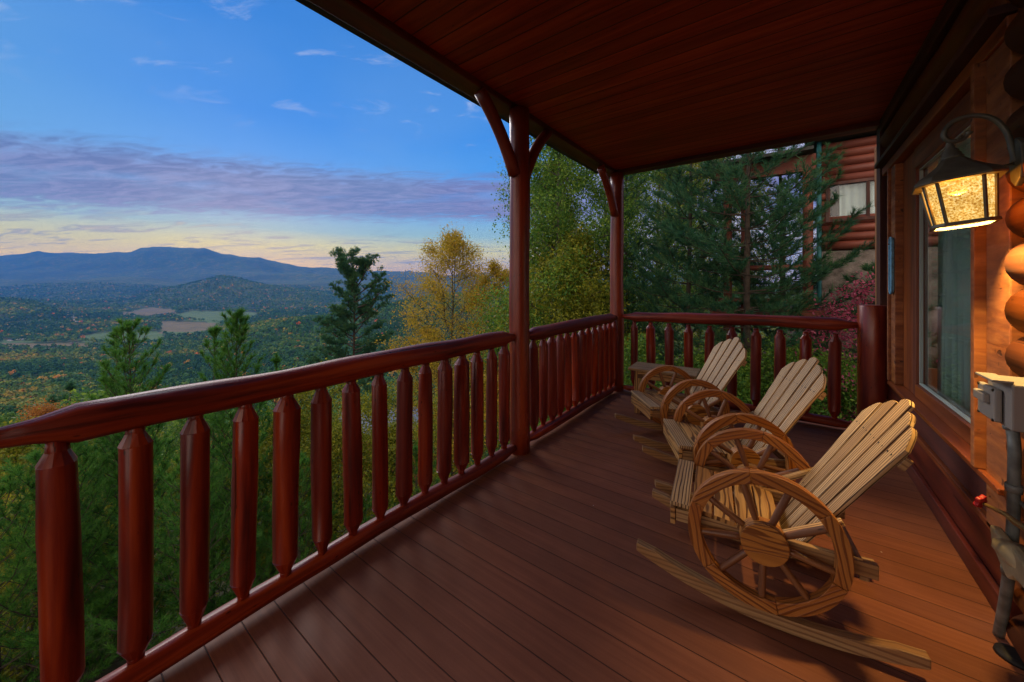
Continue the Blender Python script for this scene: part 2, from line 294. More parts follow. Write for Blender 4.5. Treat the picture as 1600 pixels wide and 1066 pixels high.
# ------------------------------------------------------------------ object helpers
def tag(o,label=None,cat=None,group=None,kind=None):
    if label: o['label']=label
    if cat: o['category']=cat
    if group: o['group']=group
    if kind: o['kind']=kind
    return o
def empty(name,loc=(0,0,0),rz=0,rot=None):
    o=bpy.data.objects.new(name,None); COL.objects.link(o); o.location=loc; o.rotation_euler=rot if rot else (0,0,rz); o.empty_display_size=.1; return o
class MB:
    def __init__(s): s.v=[]; s.f=[]; s.uv=[]; s.sm=[]
    def face(s,idx,uvs,smooth=False): s.f.append(idx); s.uv.extend(uvs); s.sm.append(smooth)
    def board(s,c,ax,ay,az,L,Wd,T,off=None,taper=1):
        """box centred c, length L along ax, width Wd along ay, thickness T along az; taper scales width at +ax end"""
        c=Vector(c); ax=Vector(ax).normalized(); ay=Vector(ay).normalized(); az=Vector(az).normalized()
        if off is None: off=(random.random()*20,random.random()*20)
        b=len(s.v); P=[]
        for i in (-1,1):
            for j in (-1,1):
                for k in (-1,1):
                    t=taper if i>0 else 1
                    s.v.append(c+ax*i*L/2+ay*j*Wd/2*t+az*k*T/2); P.append((i*L/2,j*Wd/2*t,k*T/2))
        q=[((0,1,3,2),'yz'),((4,6,7,5),'yz'),((0,4,5,1),'xz'),((2,3,7,6),'xz'),((0,2,6,4),'xy'),((1,5,7,3),'xy')]
        for ids,pl in q:
            if ax.cross(ay).dot(az)<0: ids=tuple(reversed(ids))
            u=[]
            for i in ids:
                x,y,z=P[i]
                if pl=='xy': u.append((off[0]+x,off[1]+y+(z>0)*.31))
                elif pl=='xz': u.append((off[0]+x,off[1]+z+y+.7))
                else: u.append((off[0]+z*.3,off[1]+y+3))
            s.face(tuple(b+i for i in ids),u)
        return s
    def box(s,lo,hi,along='x',off=None):
        lo=Vector(lo);hi=Vector(hi); c=(lo+hi)/2; d=hi-lo
        if along=='x': return s.board(c,(1,0,0),(0,1,0),(0,0,1),d.x,d.y,d.z,off)
        if along=='y': return s.board(c,(0,1,0),(0,0,1),(1,0,0),d.y,d.z,d.x,off)
        return s.board(c,(0,0,1),(0,1,0),(1,0,0),d.z,d.y,d.x,off)
    def tube(s,pts,rad,seg=12,cap=True,smooth=True,wob=0,flat=0,ref=None,off=None,uscale=1):
        pts=[Vector(p) for p in pts]; n=len(pts)
        if off is None: off=(random.random()*20,random.random()*20)
        if not hasattr(rad,'__len__'): rad=[rad]*n
        t0=(pts[1]-pts[0]).normalized(); r=Vector(ref) if ref else (Vector((0,0,1)) if abs(t0.z)<.9 else Vector((1,0,0)))
        b=len(s.v); u=0; us=[]
        for i,p in enumerate(pts):
            t=(pts[min(i+1,n-1)]-pts[max(i-1,0)]).normalized()
            if t.length<1e-6: t=t0
            x=(r-t*r.dot(t)).normalized(); y=t.cross(x); r=x
            if i: u+=(pts[i]-pts[i-1]).length
            us.append(u*uscale)
            for k in range(seg):
                a=2*math.pi*k/seg; rr=rad[i]*(1+wob*math.sin(3*a+i*.9+off[0])*.6+wob*math.sin(2*a-i*.5+off[1])*.6)
                s.v.append(p+x*math.cos(a)*rr+y*math.sin(a)*rr)
        rm=max(rad)
        for i in range(n-1):
            for k in range(seg):
                k2=(k+1)%seg; a0=off[1]+k/seg*2*math.pi*rm; a1=off[1]+(k+1)/seg*2*math.pi*rm
                s.face((b+i*seg+k,b+i*seg+k2,b+(i+1)*seg+k2,b+(i+1)*seg+k),[(off[0]+us[i],a0),(off[0]+us[i],a1),(off[0]+us[i+1],a1),(off[0]+us[i+1],a0)],smooth)
        if cap:
            for i,rev in ((0,True),(n-1,False)):
                ids=[b+i*seg+k for k in range(seg)]; uu=[(off[0]+math.cos(2*math.pi*k/seg)*rad[i],off[1]+math.sin(2*math.pi*k/seg)*rad[i]) for k in range(seg)]
                if rev: ids.reverse(); uu.reverse()
                s.face(tuple(ids),uu)
        return s
    def prism(s,poly,O,X,Y,Z,T,off=None,smooth=False):
        """polygon in (X,Y) plane at O extruded T along Z (centred)"""
        O=Vector(O);X=Vector(X);Y=Vector(Y);Z=Vector(Z); n=len(poly); b=len(s.v)
        if off is None: off=(random.random()*20,random.random()*20)
        area=sum(poly[i][0]*poly[(i+1)%n][1]-poly[(i+1)%n][0]*poly[i][1] for i in range(n))
        if area<0: poly=poly[::-1]
        for k in (-1,1):
            for x,y in poly: s.v.append(O+X*x+Y*y+Z*k*T/2)
        flip=X.cross(Y).dot(Z)<0
        def add(ids,uv,sm=False):
            if flip: ids=ids[::-1]; uv=uv[::-1]
            s.face(tuple(ids),uv,sm)
        add([b+i for i in range(n)][::-1],[(off[0]+x,off[1]+y) for x,y in poly][::-1])
        add([b+n+i for i in range(n)],[(off[0]+x,off[1]+y+.37) for x,y in poly])
        for i in range(n):
            j=(i+1)%n; x0,y0=poly[i]; x1,y1=poly[j]
            vert=abs(y1-y0)>abs(x1-x0)
            if vert: u=[(off[0]+y0,off[1]-T/2+2),(off[0]+y1,off[1]-T/2+2),(off[0]+y1,off[1]+T/2+2),(off[0]+y0,off[1]+T/2+2)]
            else: u=[(off[0]+x0,off[1]-T/2+5),(off[0]+x1,off[1]-T/2+5),(off[0]+x1,off[1]+T/2+5),(off[0]+x0,off[1]+T/2+5)]
            add([b+i,b+j,b+n+j,b+n+i],u,smooth)
        return s
    def build(s,name,m,parent=None,world=False,bevel=0,bseg=2):
        me=bpy.data.meshes.new(name); off=Vector(parent.location) if (world and parent) else Vector((0,0,0))
        me.from_pydata([tuple(Vector(v)-off) for v in s.v],[],s.f)
        uvl=me.uv_layers.new(name='UVMap'); uvl.data.foreach_set('uv',[c for t in s.uv for c in t])
        me.polygons.foreach_set('use_smooth',s.sm); me.materials.append(m); me.update()
        o=bpy.data.objects.new(name,me); COL.objects.link(o)
        if parent: o.parent=parent
        if bevel:
            b=o.modifiers.new('bevel','BEVEL'); b.width=bevel; b.segments=bseg; b.limit_method='ANGLE'; b.angle_limit=R(40)
        return o
def copy_tree(o,parent=None):
    c=o.copy(); COL.objects.link(c)
    if parent: c.parent=parent
    for ch in list(o.children): copy_tree(ch,c)
    return c
def npmesh(name,V,F,mt,parent=None,attrs=None,smooth=False):
    """V (n,3), F (m,k) arrays -> one mesh object; attrs: name -> per-vertex floats"""
    me=bpy.data.meshes.new(name); n=len(V); m,k=F.shape
    me.vertices.add(n); me.vertices.foreach_set('co',np.ascontiguousarray(V,dtype=np.float32).ravel())
    me.loops.add(m*k); me.loops.foreach_set('vertex_index',np.ascontiguousarray(F,dtype=np.int32).ravel())
    me.polygons.add(m); me.polygons.foreach_set('loop_start',np.arange(0,m*k,k,dtype=np.int32))
    if smooth: me.polygons.foreach_set('use_smooth',np.ones(m,dtype=bool))
    me.update(calc_edges=True)
    for a,d in (attrs or {}).items():
        at=me.attributes.new(a,'FLOAT','POINT'); at.data.foreach_set('value',np.ascontiguousarray(d,dtype=np.float32))
    me.materials.append(mt); o=bpy.data.objects.new(name,me); COL.objects.link(o)
    if parent: o.parent=parent
    return o
def ld(l,d): return (l*cs-d*sn, l*sn+d*cs)          # landscape axes (across, ahead) -> world x, y
def pxw(px,d): return ld((px-800)/577*d,d)
#==================================================================== TERRAIN
rng=np.random.default_rng(3)
def vnoise(x,y,seed=0):
    xi=np.floor(x); yi=np.floor(y); fx=x-xi; fy=y-yi; fx=fx*fx*(3-2*fx); fy=fy*fy*(3-2*fy)
    def h(a,b):
        v=np.sin(a*127.1+b*311.7+seed*74.7)*43758.5453; return v-np.floor(v)
    return (h(xi,yi)*(1-fx)+h(xi+1,yi)*fx)*(1-fy)+(h(xi,yi+1)*(1-fx)+h(xi+1,yi+1)*fx)*fy
def fbm(x,y,seed=0,o=5):
    s=0;a=.5
    for i in range(o): s=s+a*vnoise(x*2**i,y*2**i,seed+i); a*=.5
    return s*1.03-.5
RID=[ # distance, near sigma, far sigma, canopy, crest as (picture column, picture row)
 (1000,430,260,13,[(-300,640),(250,600),(330,545),(400,505),(460,496),(520,492),(580,482),(640,466),(700,458),(800,452),(1000,446),(1500,430)]),
 (1900,330,300,12,[(-400,452),(0,466),(50,470),(95,484),(118,512),(150,560)]),
 (2700,300,300,12,[(-400,466),(0,466),(80,470),(130,478),(190,484),(215,500),(240,560)]),
 (3500,620,600,12,[(60,530),(170,482),(215,463),(250,452),(290,444),(315,437),(345,430),(365,432),(400,442),(440,449),(500,456),(540,468),(600,480),(640,500),(1500,500)]),
 (4700,700,600,0,[(-300,446),(0,450),(60,444),(150,442),(220,446),(300,452),(380,450),(440,444),(520,452),(580,447),(640,449),(700,444),(800,446),(1500,442)]),
 (5300,700,600,0,[(-300,434),(0,437),(60,439),(130,437),(190,433),(230,434),(280,440),(360,441),(440,442),(500,440),(560,436),(650,439),(720,436),(800,438),(1500,436)]),
 (6300,600,500,0,[(-300,436),(0,436),(300,438),(420,434),(470,430),(540,434),(600,431),(700,433),(1500,430)]),
 (7800,1150,1000,0,[(-300,400),(-100,392),(0,398),(30,397),(60,392.5),(90,396),(130,398),(165,395),(200,392),(222,387),(250,385.5),(290,388),(312,390),(335,393),(355,397),(385,400),(405,401),(420,407),(445,413),(480,416),(500,418),(560,424),(600,425),(640,423),(665,426),(690,430),(740,428),(800,426),(1500,420)])]
BD=np.array([0,4,10,30,60,150,300,500,800,1100,1500,2300,3500,4800,6000,7500,30000.])
BZ=np.array([-3.2,-4,-8,-19,-34,-66,-104,-140,-165,-172,-170,-166,-150,-130,-80,0,0])
def terrain(x,y):
    d=-x*sn+y*cs; l=x*cs+y*sn; r=np.hypot(x,y)
    dd=np.where(d>0,d,0); rr=np.where(d>0,np.maximum(d,r*.45),r*.8)
    u=l/np.maximum(rr,1e-3)
    z=np.interp(rr,BD,BZ)
    # our own ridge continues level to the right (towards the neighbouring cabin)
    t=np.clip((u-.02)/(.75-.02),0,1); t=t*t*(3-2*t)
    zr=np.interp(rr,[0,5,10,20,60,200,1000,20000],[-3.2,-2.6,-1.6,-1.2,-6,-30,-60,100])
    z=z*(1-t)+zr*t
    px=np.clip(800+577*l/np.maximum(d,1),-2000,4000)
    amp=np.minimum(r*.010,18)
    nz=fbm(l/260+9,d/260,1,6)*np.clip(r-150,0,1500)/1500*46
    flat=np.exp(-((r-1750)/650)**2)*(px<430)
    z=z+nz*(1-.85*flat)
    z=z+fbm(l/14,d/14,5,4)*np.clip(r/40,0,1)*3
    for D0,s1,s2,can,pr in RID:
        yy=np.interp(px,[p[0] for p in pr],[p[1] for p in pr])
        hz=CAMZ+(444-yy)/577*D0-can
        var=fbm(px/40+D0,np.zeros_like(px),int(D0)%17,5)*D0*(.0042 if D0<7000 else .026)
        if D0<7000: hz=hz+var+fbm(l/(D0*.09),d/(D0*.09),3,5)*D0*.012*np.clip(np.abs(d-D0)/s1,0,1)
        else: hz=hz+var*.6
        sg=np.where(d<D0,s1,s2); g=np.exp(-((d-D0)/sg)**2*1.0)
        if D0>7000: g=g*(1-.5*np.abs(fbm(l/420,d/1300,8,6))*np.clip((D0-d)/900,0,1))
        h=z+(hz-z)*g
        z=np.where((d>0)&(hz>z-60),np.maximum(z,h),z)
    return z
def P2(px,yy,z=-166): # picture point on the valley floor -> (l,d)
    d=(CAMZ-z)*577/(yy-444); return ((px-800)/577*d,d)
FIELDS=[(.8,[(186,493),(205,485),(235,482),(262,483),(276,489),(250,494),(215,496)]),
 (.6,[(262,491),(300,488),(345,487.5),(398,489),(410,494),(376,501),(330,503),(288,500)]),
 (.8,[(248,501),(290,502),(336,503),(340,514),(300,521),(250,520)]),
 (.6,[(122,524),(160,518),(200,515),(250,518),(262,527),(232,534),(170,536),(130,533)]),
 (.8,[(-40,533),(60,534),(125,534),(160,538),(120,544),(50,545),(-40,544)]),
 (.6,[(0,527),(20,529),(50,530),(50,533),(0,533)]),(.6,[(258,516.5),(300,517),(330,513),(336,518),(290,524),(262,523)]),
 (1.0,[(107,491),(113,490),(119,505),(118,520),(109,520),(112,505)])]
def inpoly(px,py,poly):
    c=np.zeros(px.shape,bool); n=len(poly)
    for i in range(n):
        x0,y0=poly[i]; x1,y1=poly[(i+1)%n]
        c^=((y0>py)!=(y1>py))&(px<(x1-x0)*(py-y0)/((y1-y0)+1e-9)+x0)
    return c
FP=[(z,[P2(*p) for p in pl]) for z,pl in FIELDS[:-1]]
FP.append((1.0,[((p[0]-800)/577*dd,dd) for p,dd in zip(FIELDS[-1][1],(1950,1950,1700,1500,1500,1700))]))
def zone(x,y):
    d=-x*sn+y*cs; l=x*cs+y*sn; r=np.hypot(x,y)
    jl=l+fbm(l/40,d/40,2,3)*18; jd=d+fbm(l/40,d/40,6,3)*40
    z=np.where(r<120,0.0,.3)
    for v,pl in FP: z=np.where(inpoly(jl,jd,pl),v,z)
    return z
ths=np.concatenate([np.linspace(R(-66),R(20),620),np.linspace(R(21),R(292),120)])
rs=np.concatenate([[0.0],np.geomspace(2,300,110),np.geomspace(306,2900,330),np.geomspace(2915,14000,260)])
TH,RS=np.meshgrid(ths,rs,indexing='ij'); kk=np.clip((TH-R(20))/R(15),0,1)*np.clip((R(294)-TH)/R(15),0,1); RS=np.where(RS>2500,2500+(RS-2500)*(1-kk*.97),RS); Lx=RS*np.sin(TH); Dx=RS*np.cos(TH)
GX=Lx*cs-Dx*sn; GY=Lx*sn+Dx*cs; GZ=terrain(GX,GY)
nt,nr=TH.shape; idx=np.arange(nt*nr).reshape(nt,nr); nx=np.roll(idx,-1,axis=0)
F=np.stack([idx[:,:-1],nx[:,:-1],nx[:,1:],idx[:,1:]],-1).reshape(-1,4)
g=npmesh('terrain',np.stack([GX,GY,GZ],-1).reshape(-1,3),F[:,::-1],M['ground'],attrs={'zone':zone(GX,GY).ravel()},smooth=True)
tag(g,'wooded hills and open valley floor falling away to blue mountains','terrain',kind='structure')
#==================================================================== FOREST (far wood read as one mass)
def cards(C,S,n,rad,size,tint,jit=.5,flat=.8):
    """leaf cards: C centres (t,3) with per-tree crown radii rad(t,3); n per tree"""
    t=len(C); u=rng.normal(size=(t,n,3)); u/=np.linalg.norm(u,axis=2,keepdims=True)
    rr=rng.uniform(.55,1,size=(t,n,1))**.6; u[:,:,2]=np.where(u[:,:,2]<-.35,-u[:,:,2],u[:,:,2])
    lump=1+.22*np.sin(u[:,:,0:1]*5+C[:,None,0:1])*np.cos(u[:,:,1:2]*5+C[:,None,1:2])
    P=C[:,None,:]+u*rr*lump*rad[:,None,:]
    nrm=u+rng.normal(size=u.shape)*jit; nrm/=np.linalg.norm(nrm,axis=2,keepdims=True)
    a=np.cross(nrm,rng.normal(size=u.shape)); a/=np.linalg.norm(a,axis=2,keepdims=True); b=np.cross(nrm,a)
    s=(size[:,None,None]*rng.uniform(.6,1.3,size=(t,n,1)))
    V=np.stack([P-a*s,P-b*s*flat,P+a*s,P+b*s*flat],2).reshape(-1,3)
    T=np.repeat((tint[:,None]+rng.normal(size=(t,n))*.035).ravel(),4)
    return V,T
def scatter(d0,d1,px0,px1,cnt):
    d=np.sqrt(rng.uniform(d0*d0,d1*d1,cnt)); px=rng.uniform(px0,px1,cnt); l=(px-800)/577*d
    x=l*cs-d*sn; y=l*sn+d*cs; return x,y,d,px
def tints(x,y,n):
    b=fbm(x/160,y/160,11,3); 
    b2=fbm(x/420+5,y/420,21,3)*1.3; t=np.clip(rng.beta(2,2.6,n)*.62+.06+b*.9+b2*.6,0,.8)
    hot=rng.random(n)<.025+np.clip(b,0,.4)*.22; t=np.where(hot,rng.beta(1.2,2.2,n)*.24+.76,t); return t
VV=[];TT=[]
for d0,d1,cnt,n,rad in ((95,150,700,300,(2.6,4.2)),(150,420,4600,170,(3.0,4.8)),(420,800,7000,60,(3.4,5.6)),(800,1400,9500,34,(3.8,6.2)),(1400,2300,13000,16,(4.5,7)),(2300,4400,20000,9,(6,10))):
    x,y,d,px=scatter(d0,d1,-60,960,cnt); k=zone(x,y)<.5; x,y,d,px=x[k],y[k],d[k],px[k]; z=terrain(x,y); m=len(x)
    rxy=rng.uniform(*rad,m); ti=tints(x,y,m); con=(ti<.12); rxy=np.where(con,rxy*.65,rxy); rz=rxy*np.where(con,1.7,1.05)*rng.uniform(.85,1.2,m)
    C=np.stack([x,y,z+rz*.95+np.where(d<2000,3.0,1.0)],-1)
    V,T=cards(C,None,n,np.stack([rxy,rxy,rz],-1),rxy*(.13 if n>200 else .18 if n>100 else .27 if n>50 else .36 if n>20 else .5),ti)
    VV.append(V);TT.append(T)
# low scrub and hedgerow trees in the valley
V=np.concatenate(VV);T=np.concatenate(TT); F=np.arange(len(V)).reshape(-1,4)
fo=npmesh('far_forest',V,F,M['forest'],attrs={'tint':T}); tag(fo,'autumn forest covering the slopes and hills below the cabin','forest',kind='stuff')
#==================================================================== TREES
def frame(d):
    d=d/np.linalg.norm(d,axis=-1,keepdims=True); a=np.cross(d,np.where(np.abs(d[...,2:3])<.9,[0,0,1.],[1.,0,0])); a/=np.linalg.norm(a,axis=-1,keepdims=True); return d,a,np.cross(d,a)
def leaves(P,n,spread,size,droop=.3,asp=.5):
    """n leaf faces round each point of P"""
    m=len(P); Q=P[:,None,:]+rng.normal(size=(m,n,3))*spread; Q=Q.reshape(-1,3); k=len(Q)
    a=rng.normal(size=(k,3)); a[:,2]-=droop; a/=np.linalg.norm(a,axis=1,keepdims=True)
    b=np.cross(a,rng.normal(size=(k,3))); b/=np.linalg.norm(b,axis=1,keepdims=True)
    s=size*rng.uniform(.6,1.25,(k,1)); V=np.stack([Q,Q+a*s*.5+b*s*asp*.5,Q+a*s,Q+a*s*.5-b*s*asp*.5],1).reshape(-1,3)
    return V,np.repeat(rng.random(k),4)
def needles(P,Dn,n,ln,wd,cone=.9,along=.12):
    """n thin needle blades at each P fanning round direction Dn"""
    m=len(P); d,a,b=frame(Dn); ph=rng.uniform(0,2*math.pi,(m,n,1)); an=rng.uniform(.35,cone,(m,n,1))
    v=d[:,None]*np.cos(an)+(a[:,None]*np.cos(ph)+b[:,None]*np.sin(ph))*np.sin(an)
    st=P[:,None]-d[:,None]*rng.uniform(0,1,(m,n,1))*along
    L=ln*rng.uniform(.65,1.15,(m,n,1)); side=np.cross(v,rng.normal(size=v.shape)); side/=np.linalg.norm(side,axis=2,keepdims=True); W=wd/2
    V=np.stack([st-side*W,st+side*W,st+v*L],2).reshape(-1,3); return V,np.repeat(rng.random((m,1))*.6+rng.random((m,n))*.4,3)
def tubes_mb(mb,paths):
    for pts,r0,r1,seg in paths:
        n=len(pts); mb.tube(pts,[r0+(r1-r0)*i/(n-1) for i in range(n)],seg,cap=False)
def make_decid(root,H,cr,base,lm,bark,nl=12,ls=.1,lsize=.09,limbs=14,seed=0,sub=6,tr=.12,up=.6,thin=1,lname='crown'):
    rnd=random.Random(seed); mb=MB(); pts=[]; x=y=0; n=9
    for i in range(n+1):
        t=i/n; pts.append(Vector((x,y,t*H*.96))); x+=rnd.uniform(-1,1)*H*.012; y+=rnd.uniform(-1,1)*H*.012
    tubes_mb(mb,[(pts,tr,tr*.12,9)]); tips=[]
    def at(t): f=t*n; i=min(int(f),n-1); return pts[i].lerp(pts[i+1],f-i)
    for k in range(limbs):
        t=base+(1-base)*(k+rnd.random())/limbs*.97; p=at(t); a=k*2.4+rnd.uniform(-.5,.5)
        prof=math.sin(math.pi*min(1,((t-base)/(1-base))*.80+.22))**.8
        L=cr*prof*rnd.uniform(.75,1.2); d=Vector((math.cos(a),math.sin(a),up*rnd.uniform(.5,1.4))).normalized()
        path=[p]; c=p.copy()
        for s in range(5):
            d=(d+Vector((rnd.uniform(-.2,.2),rnd.uniform(-.2,.2),rnd.uniform(-.08,.2)))).normalized(); c=c+d*L/5; path.append(c.copy())
        tubes_mb(mb,[(path,tr*.35*(1-t*.6),tr*.06,6)])
        for s in range(sub):
            f=rnd.uniform(.3,1)*5; i=min(int(f),4); q=path[i].lerp(path[i+1],f-i)
            dd=(d+Vector((rnd.uniform(-1,1),rnd.uniform(-1,1),rnd.uniform(-.5,.9)))).normalized(); l2=L*rnd.uniform(.2,.45)
            q2=q+dd*l2*.5+Vector((0,0,l2*.05)); q3=q+dd*l2
            tubes_mb(mb,[([q,q2,q3],tr*.09,tr*.03,4)])
            for _ in range(5): tips.append(q.lerp(q3,rnd.uniform(.25,1.1))+Vector((rnd.gauss(0,1),rnd.gauss(0,1),rnd.gauss(0,1)))*l2*.16)
        tips.append(path[-1])
    tips.append(pts[-1])
    mb.build('trunk',bark,root)
    P=np.array([tuple(q) for q in tips])
    if thin<1: P=P[rng.random(len(P))<thin]
    V,T=leaves(P,nl,ls,lsize); npmesh(lname,V,np.arange(len(V)).reshape(-1,4),lm,root,{'tint':T})
def make_pine(root,H,cr,base,lm,bark,seed=0,pw=.75,whorl=.45,nb=5,tw=7,nn=14,nl=.13,nw=.006,tr=.09,rise=.5,shape=1.0,droop=0,flat=False):
    rnd=random.Random(seed); mb=MB(); P=[];Dn=[]
    lean=(rnd.uniform(-.02,.02),rnd.uniform(-.02,.02)); n=8
    pts=[Vector((lean[0]*H*t+math.sin(t*5+seed)*.01*H*.5,lean[1]*H*t,H*t)) for t in [i/n for i in range(n+1)]]
    tubes_mb(mb,[(pts,tr,tr*.08,9)])
    def at(t): f=min(.9999,t)*n; i=int(f); return pts[i].lerp(pts[i+1],f-i)
    z=H-.02; k=0
    for i in range(7): P.append(at(1-i*.05/max(H,1))-Vector((0,0,i*.05))*0); Dn.append(Vector((0,0,1)))
    for i in range(int(min(whorl*1.2,.6)/.05)): P.append(at(1)-Vector((0,0,.05*i))); Dn.append(Vector((0,0,1)))
    z=H-whorl*rnd.uniform(.4,.6)
    while z>H*base:
        t=z/H; prog=(1-t)/(1-base); L0=cr*(prog**pw)*(1 if prog<.75 else 1-(prog-.75)*1.1)*shape if not flat else cr*rnd.uniform(.45,1)*min(1,prog*2.2+.28)*(1 if prog<.6 else 1-(prog-.6)*1.0)
        L0=max(L0,.12)
        for j in range(nb+rnd.choice((-1,0,0,1))):
            a=k*1.3+j*2*math.pi/nb+rnd.uniform(-.35,.35); L=L0*rnd.uniform(.7,1.15); p=at(t)+Vector((0,0,rnd.uniform(-.1,.1)*whorl))
            rs_=rise*(1-prog*.8)-droop*prog; d=Vector((math.cos(a),math.sin(a),rs_+rnd.uniform(-.15,.2))).normalized(); path=[p];c=p.copy()
            ns=5
            for s in range(ns):
                d=(d+Vector((rnd.uniform(-.1,.1),rnd.uniform(-.1,.1),.06+.05*s))).normalized(); c=c+d*L/ns; path.append(c.copy())
            tubes_mb(mb,[(path,max(tr*.22*(L/cr),.005),.004,5)])
            P.append(path[-1]); Dn.append(d.copy()); m=max(2,int(tw*L/cr))
            for s in range(m):
                f=(.22+.78*(s+rnd.random())/m)*ns; i=min(int(f),ns-1); q=path[i].lerp(path[i+1],f-i)
                sd_=d.cross(Vector((0,0,1))).normalized()*(1 if s%2 else -1)
                dd=(d*.8+sd_*rnd.uniform(.4,1)+Vector((0,0,rnd.uniform(-.1,.5)))).normalized(); l2=L*rnd.uniform(.14,.3)*(1.2-f/ns*.5)
                q2=q+dd*l2; mb.tube([q,q2],[.004,.002],3,cap=False)
                cnt=max(1,int(l2/ (nl*.55)))
                for c_ in range(cnt): P.append(q.lerp(q2,(c_+1)/cnt)); Dn.append(dd.copy())
            for s in range(3): P.append(path[-1].lerp(path[-2],s/3)); Dn.append(d.copy())
        z-=whorl*rnd.uniform(.8,1.2)*(1+prog*.3); k+=1
    mb.build('trunk',bark,root)
    P=np.array([tuple(q) for q in P]); Dn=np.array([tuple(q) for q in Dn])
    V,T=needles(P,Dn,nn,nl,nw,along=nl*.5); npmesh('crown',V,np.arange(len(V)).reshape(-1,3),lm,root,{'tint':T})
def tz(x,y): return float(terrain(np.array([x]),np.array([y]))[0])
def plant(name,px,d,top,label,cat,fn,group=None):
    """tree whose top stands at height `top` (world z), rooted on the terrain"""
    x,y=pxw(px,d); g=tz(x,y)-.15; o=empty(name,(x,y,g)); tag(o,label,cat,group); fn(o,top-g); return o
zt=lambda yy,d: CAMZ+(444-yy)/577*d
# young pines just beyond the rail
plant('young_pine',215,6.6,zt(508,6.6),'bright green young pine with upright leader, left of the two above the near rail','pine tree',
  lambda o,H:make_pine(o,H,1.6,.05,M['lpine'],M['bark'],seed=4,whorl=.32,nb=7,tw=12,nn=26,nl=.115,nw=.007,tr=.06,rise=1.5,pw=.5))
plant('young_pine',372,7.2,zt(494,7.2),'bright green young pine with upright leader, right of the two above the near rail','pine tree',
  lambda o,H:make_pine(o,H,1.6,.05,M['lpine'],M['bark'],seed=9,whorl=.33,nb=7,tw=12,nn=26,nl=.12,nw=.007,tr=.06,rise=1.5,pw=.5))
plant('young_pine',178,7.6,zt(516,7.6),'thin young pine leader just left of the brighter pine top above the rail','pine tree',
  lambda o,H:make_pine(o,H,1.0,.05,M['lpine'],M['bark'],seed=14,whorl=.4,nb=5,tw=8,nn=22,nl=.12,nw=.0075,tr=.05,rise=1.5,pw=.5))
plant('young_pine',332,7.9,zt(514,7.9),'short young pine leader between the two taller pine tops above the rail','pine tree',
  lambda o,H:make_pine(o,H,1.2,.05,M['lpine'],M['bark'],seed=21,whorl=.4,nb=5,tw=8,nn=22,nl=.12,nw=.0075,tr=.05,rise=1.5,pw=.5))
plant('young_pine',425,8.6,zt(556,8.6),'low young pine top just showing over the rail to the right of the taller pines','pine tree',
  lambda o,H:make_pine(o,H,1.3,.05,M['lpine'],M['bark'],seed=25,whorl=.4,nb=5,tw=8,nn=22,nl=.12,nw=.0075,tr=.05,rise=1.0))
plant('young_pine',90,5.6,zt(690,5.6),'green young pine behind the nearest three balusters','pine tree',
  lambda o,H:make_pine(o,H,1.5,.02,M['lpine'],M['bark'],seed=33,whorl=.32,nb=7,tw=12,nn=22,nl=.12,nw=.007,tr=.05,rise=1.1,pw=.5))
plant('young_pine',470,7.0,zt(720,7.0),'green young pine low behind the middle balusters','pine tree',
  lambda o,H:make_pine(o,H,1.6,.02,M['lpine'],M['bark'],seed=37,whorl=.32,nb=7,tw=12,nn=22,nl=.12,nw=.007,tr=.05,rise=1,pw=.5))
def make_scrub(root,H,seed=0):
    """ragged old pine: bare lower trunk, crooked rising limbs ending in dense needle clumps"""
    rnd=random.Random(seed); mb=MB(); n=10; pts=[]; x=y=0
    for i in range(n+1): pts.append(Vector((x,y,H*.93*i/n))); x+=rnd.uniform(-.05,.06); y+=rnd.uniform(-.08,.08)
    tubes_mb(mb,[(pts,.17,.04,9)]); P=[];Dn=[]
    def at(t): f=min(t,.9999)*n; i=int(f); return pts[i].lerp(pts[i+1],f-i)
    def clump(c,d,r_,k):
        for _ in range(k):
            q=Vector((rnd.gauss(0,1),rnd.gauss(0,1),rnd.gauss(0,.55)))*r_
            P.append(c+q); Dn.append((d*.5+q.normalized()*.5+Vector((0,0,.9))).normalized())
    for k in range(52):
        dz=.15+9.0*(k+rnd.random()*.6)/52; t=(H*.93-dz)/(H*.93); a=k*2.4+rnd.uniform(-.5,.5); u=max(0,1-dz/6)
        L=min(3.0,1.5+.40*dz)*rnd.choice((.45,.7,1,1.15))*rnd.uniform(.85,1.1); up=rnd.uniform(-.1,.3)+u*.9
        if dz>3.4 and dz<4.8 and k%3: L*=.45
        d=Vector((math.cos(a),math.sin(a),up)).normalized(); c=at(t); path=[c.copy()]
        for s_ in range(6):
            d=(d+Vector((rnd.uniform(-.25,.25),rnd.uniform(-.25,.25),rnd.uniform(-.1,.25)))).normalized(); c=c+d*L/6; path.append(c.copy())
            if s_>=1:
                for _ in range(3):
                    dd=(d+Vector((rnd.uniform(-1,1),rnd.uniform(-1,1),rnd.uniform(0,.8)))).normalized(); l2=rnd.uniform(.2,.6); q=c+dd*l2
                    mb.tube([c,q],[.018,.01],4,cap=False); clump(q,dd,.13,11)
        tubes_mb(mb,[(path,.055,.015,5)]); clump(path[-1],d,.17,16)
    for k in range(5): clump(pts[-1]+Vector((rnd.uniform(-.4,.4),rnd.uniform(-.4,.4),rnd.uniform(-.2,.5))),Vector((0,0,1)),.13,10)
    mb.build('trunk',M['bark'],root); P=np.array([tuple(q) for q in P]); Dn=np.array([tuple(q) for q in Dn])
    V,T=needles(P,Dn,20,.17,.022,cone=1.2,along=.08); npmesh('crown',V,np.arange(len(V)).reshape(-1,3),M['lpined'],root,{'tint':T})
plant('scrub_pine',550,27,zt(386,27),'lone dark pine with ragged crown against the mountains','pine tree',lambda o,H:make_scrub(o,H,6))
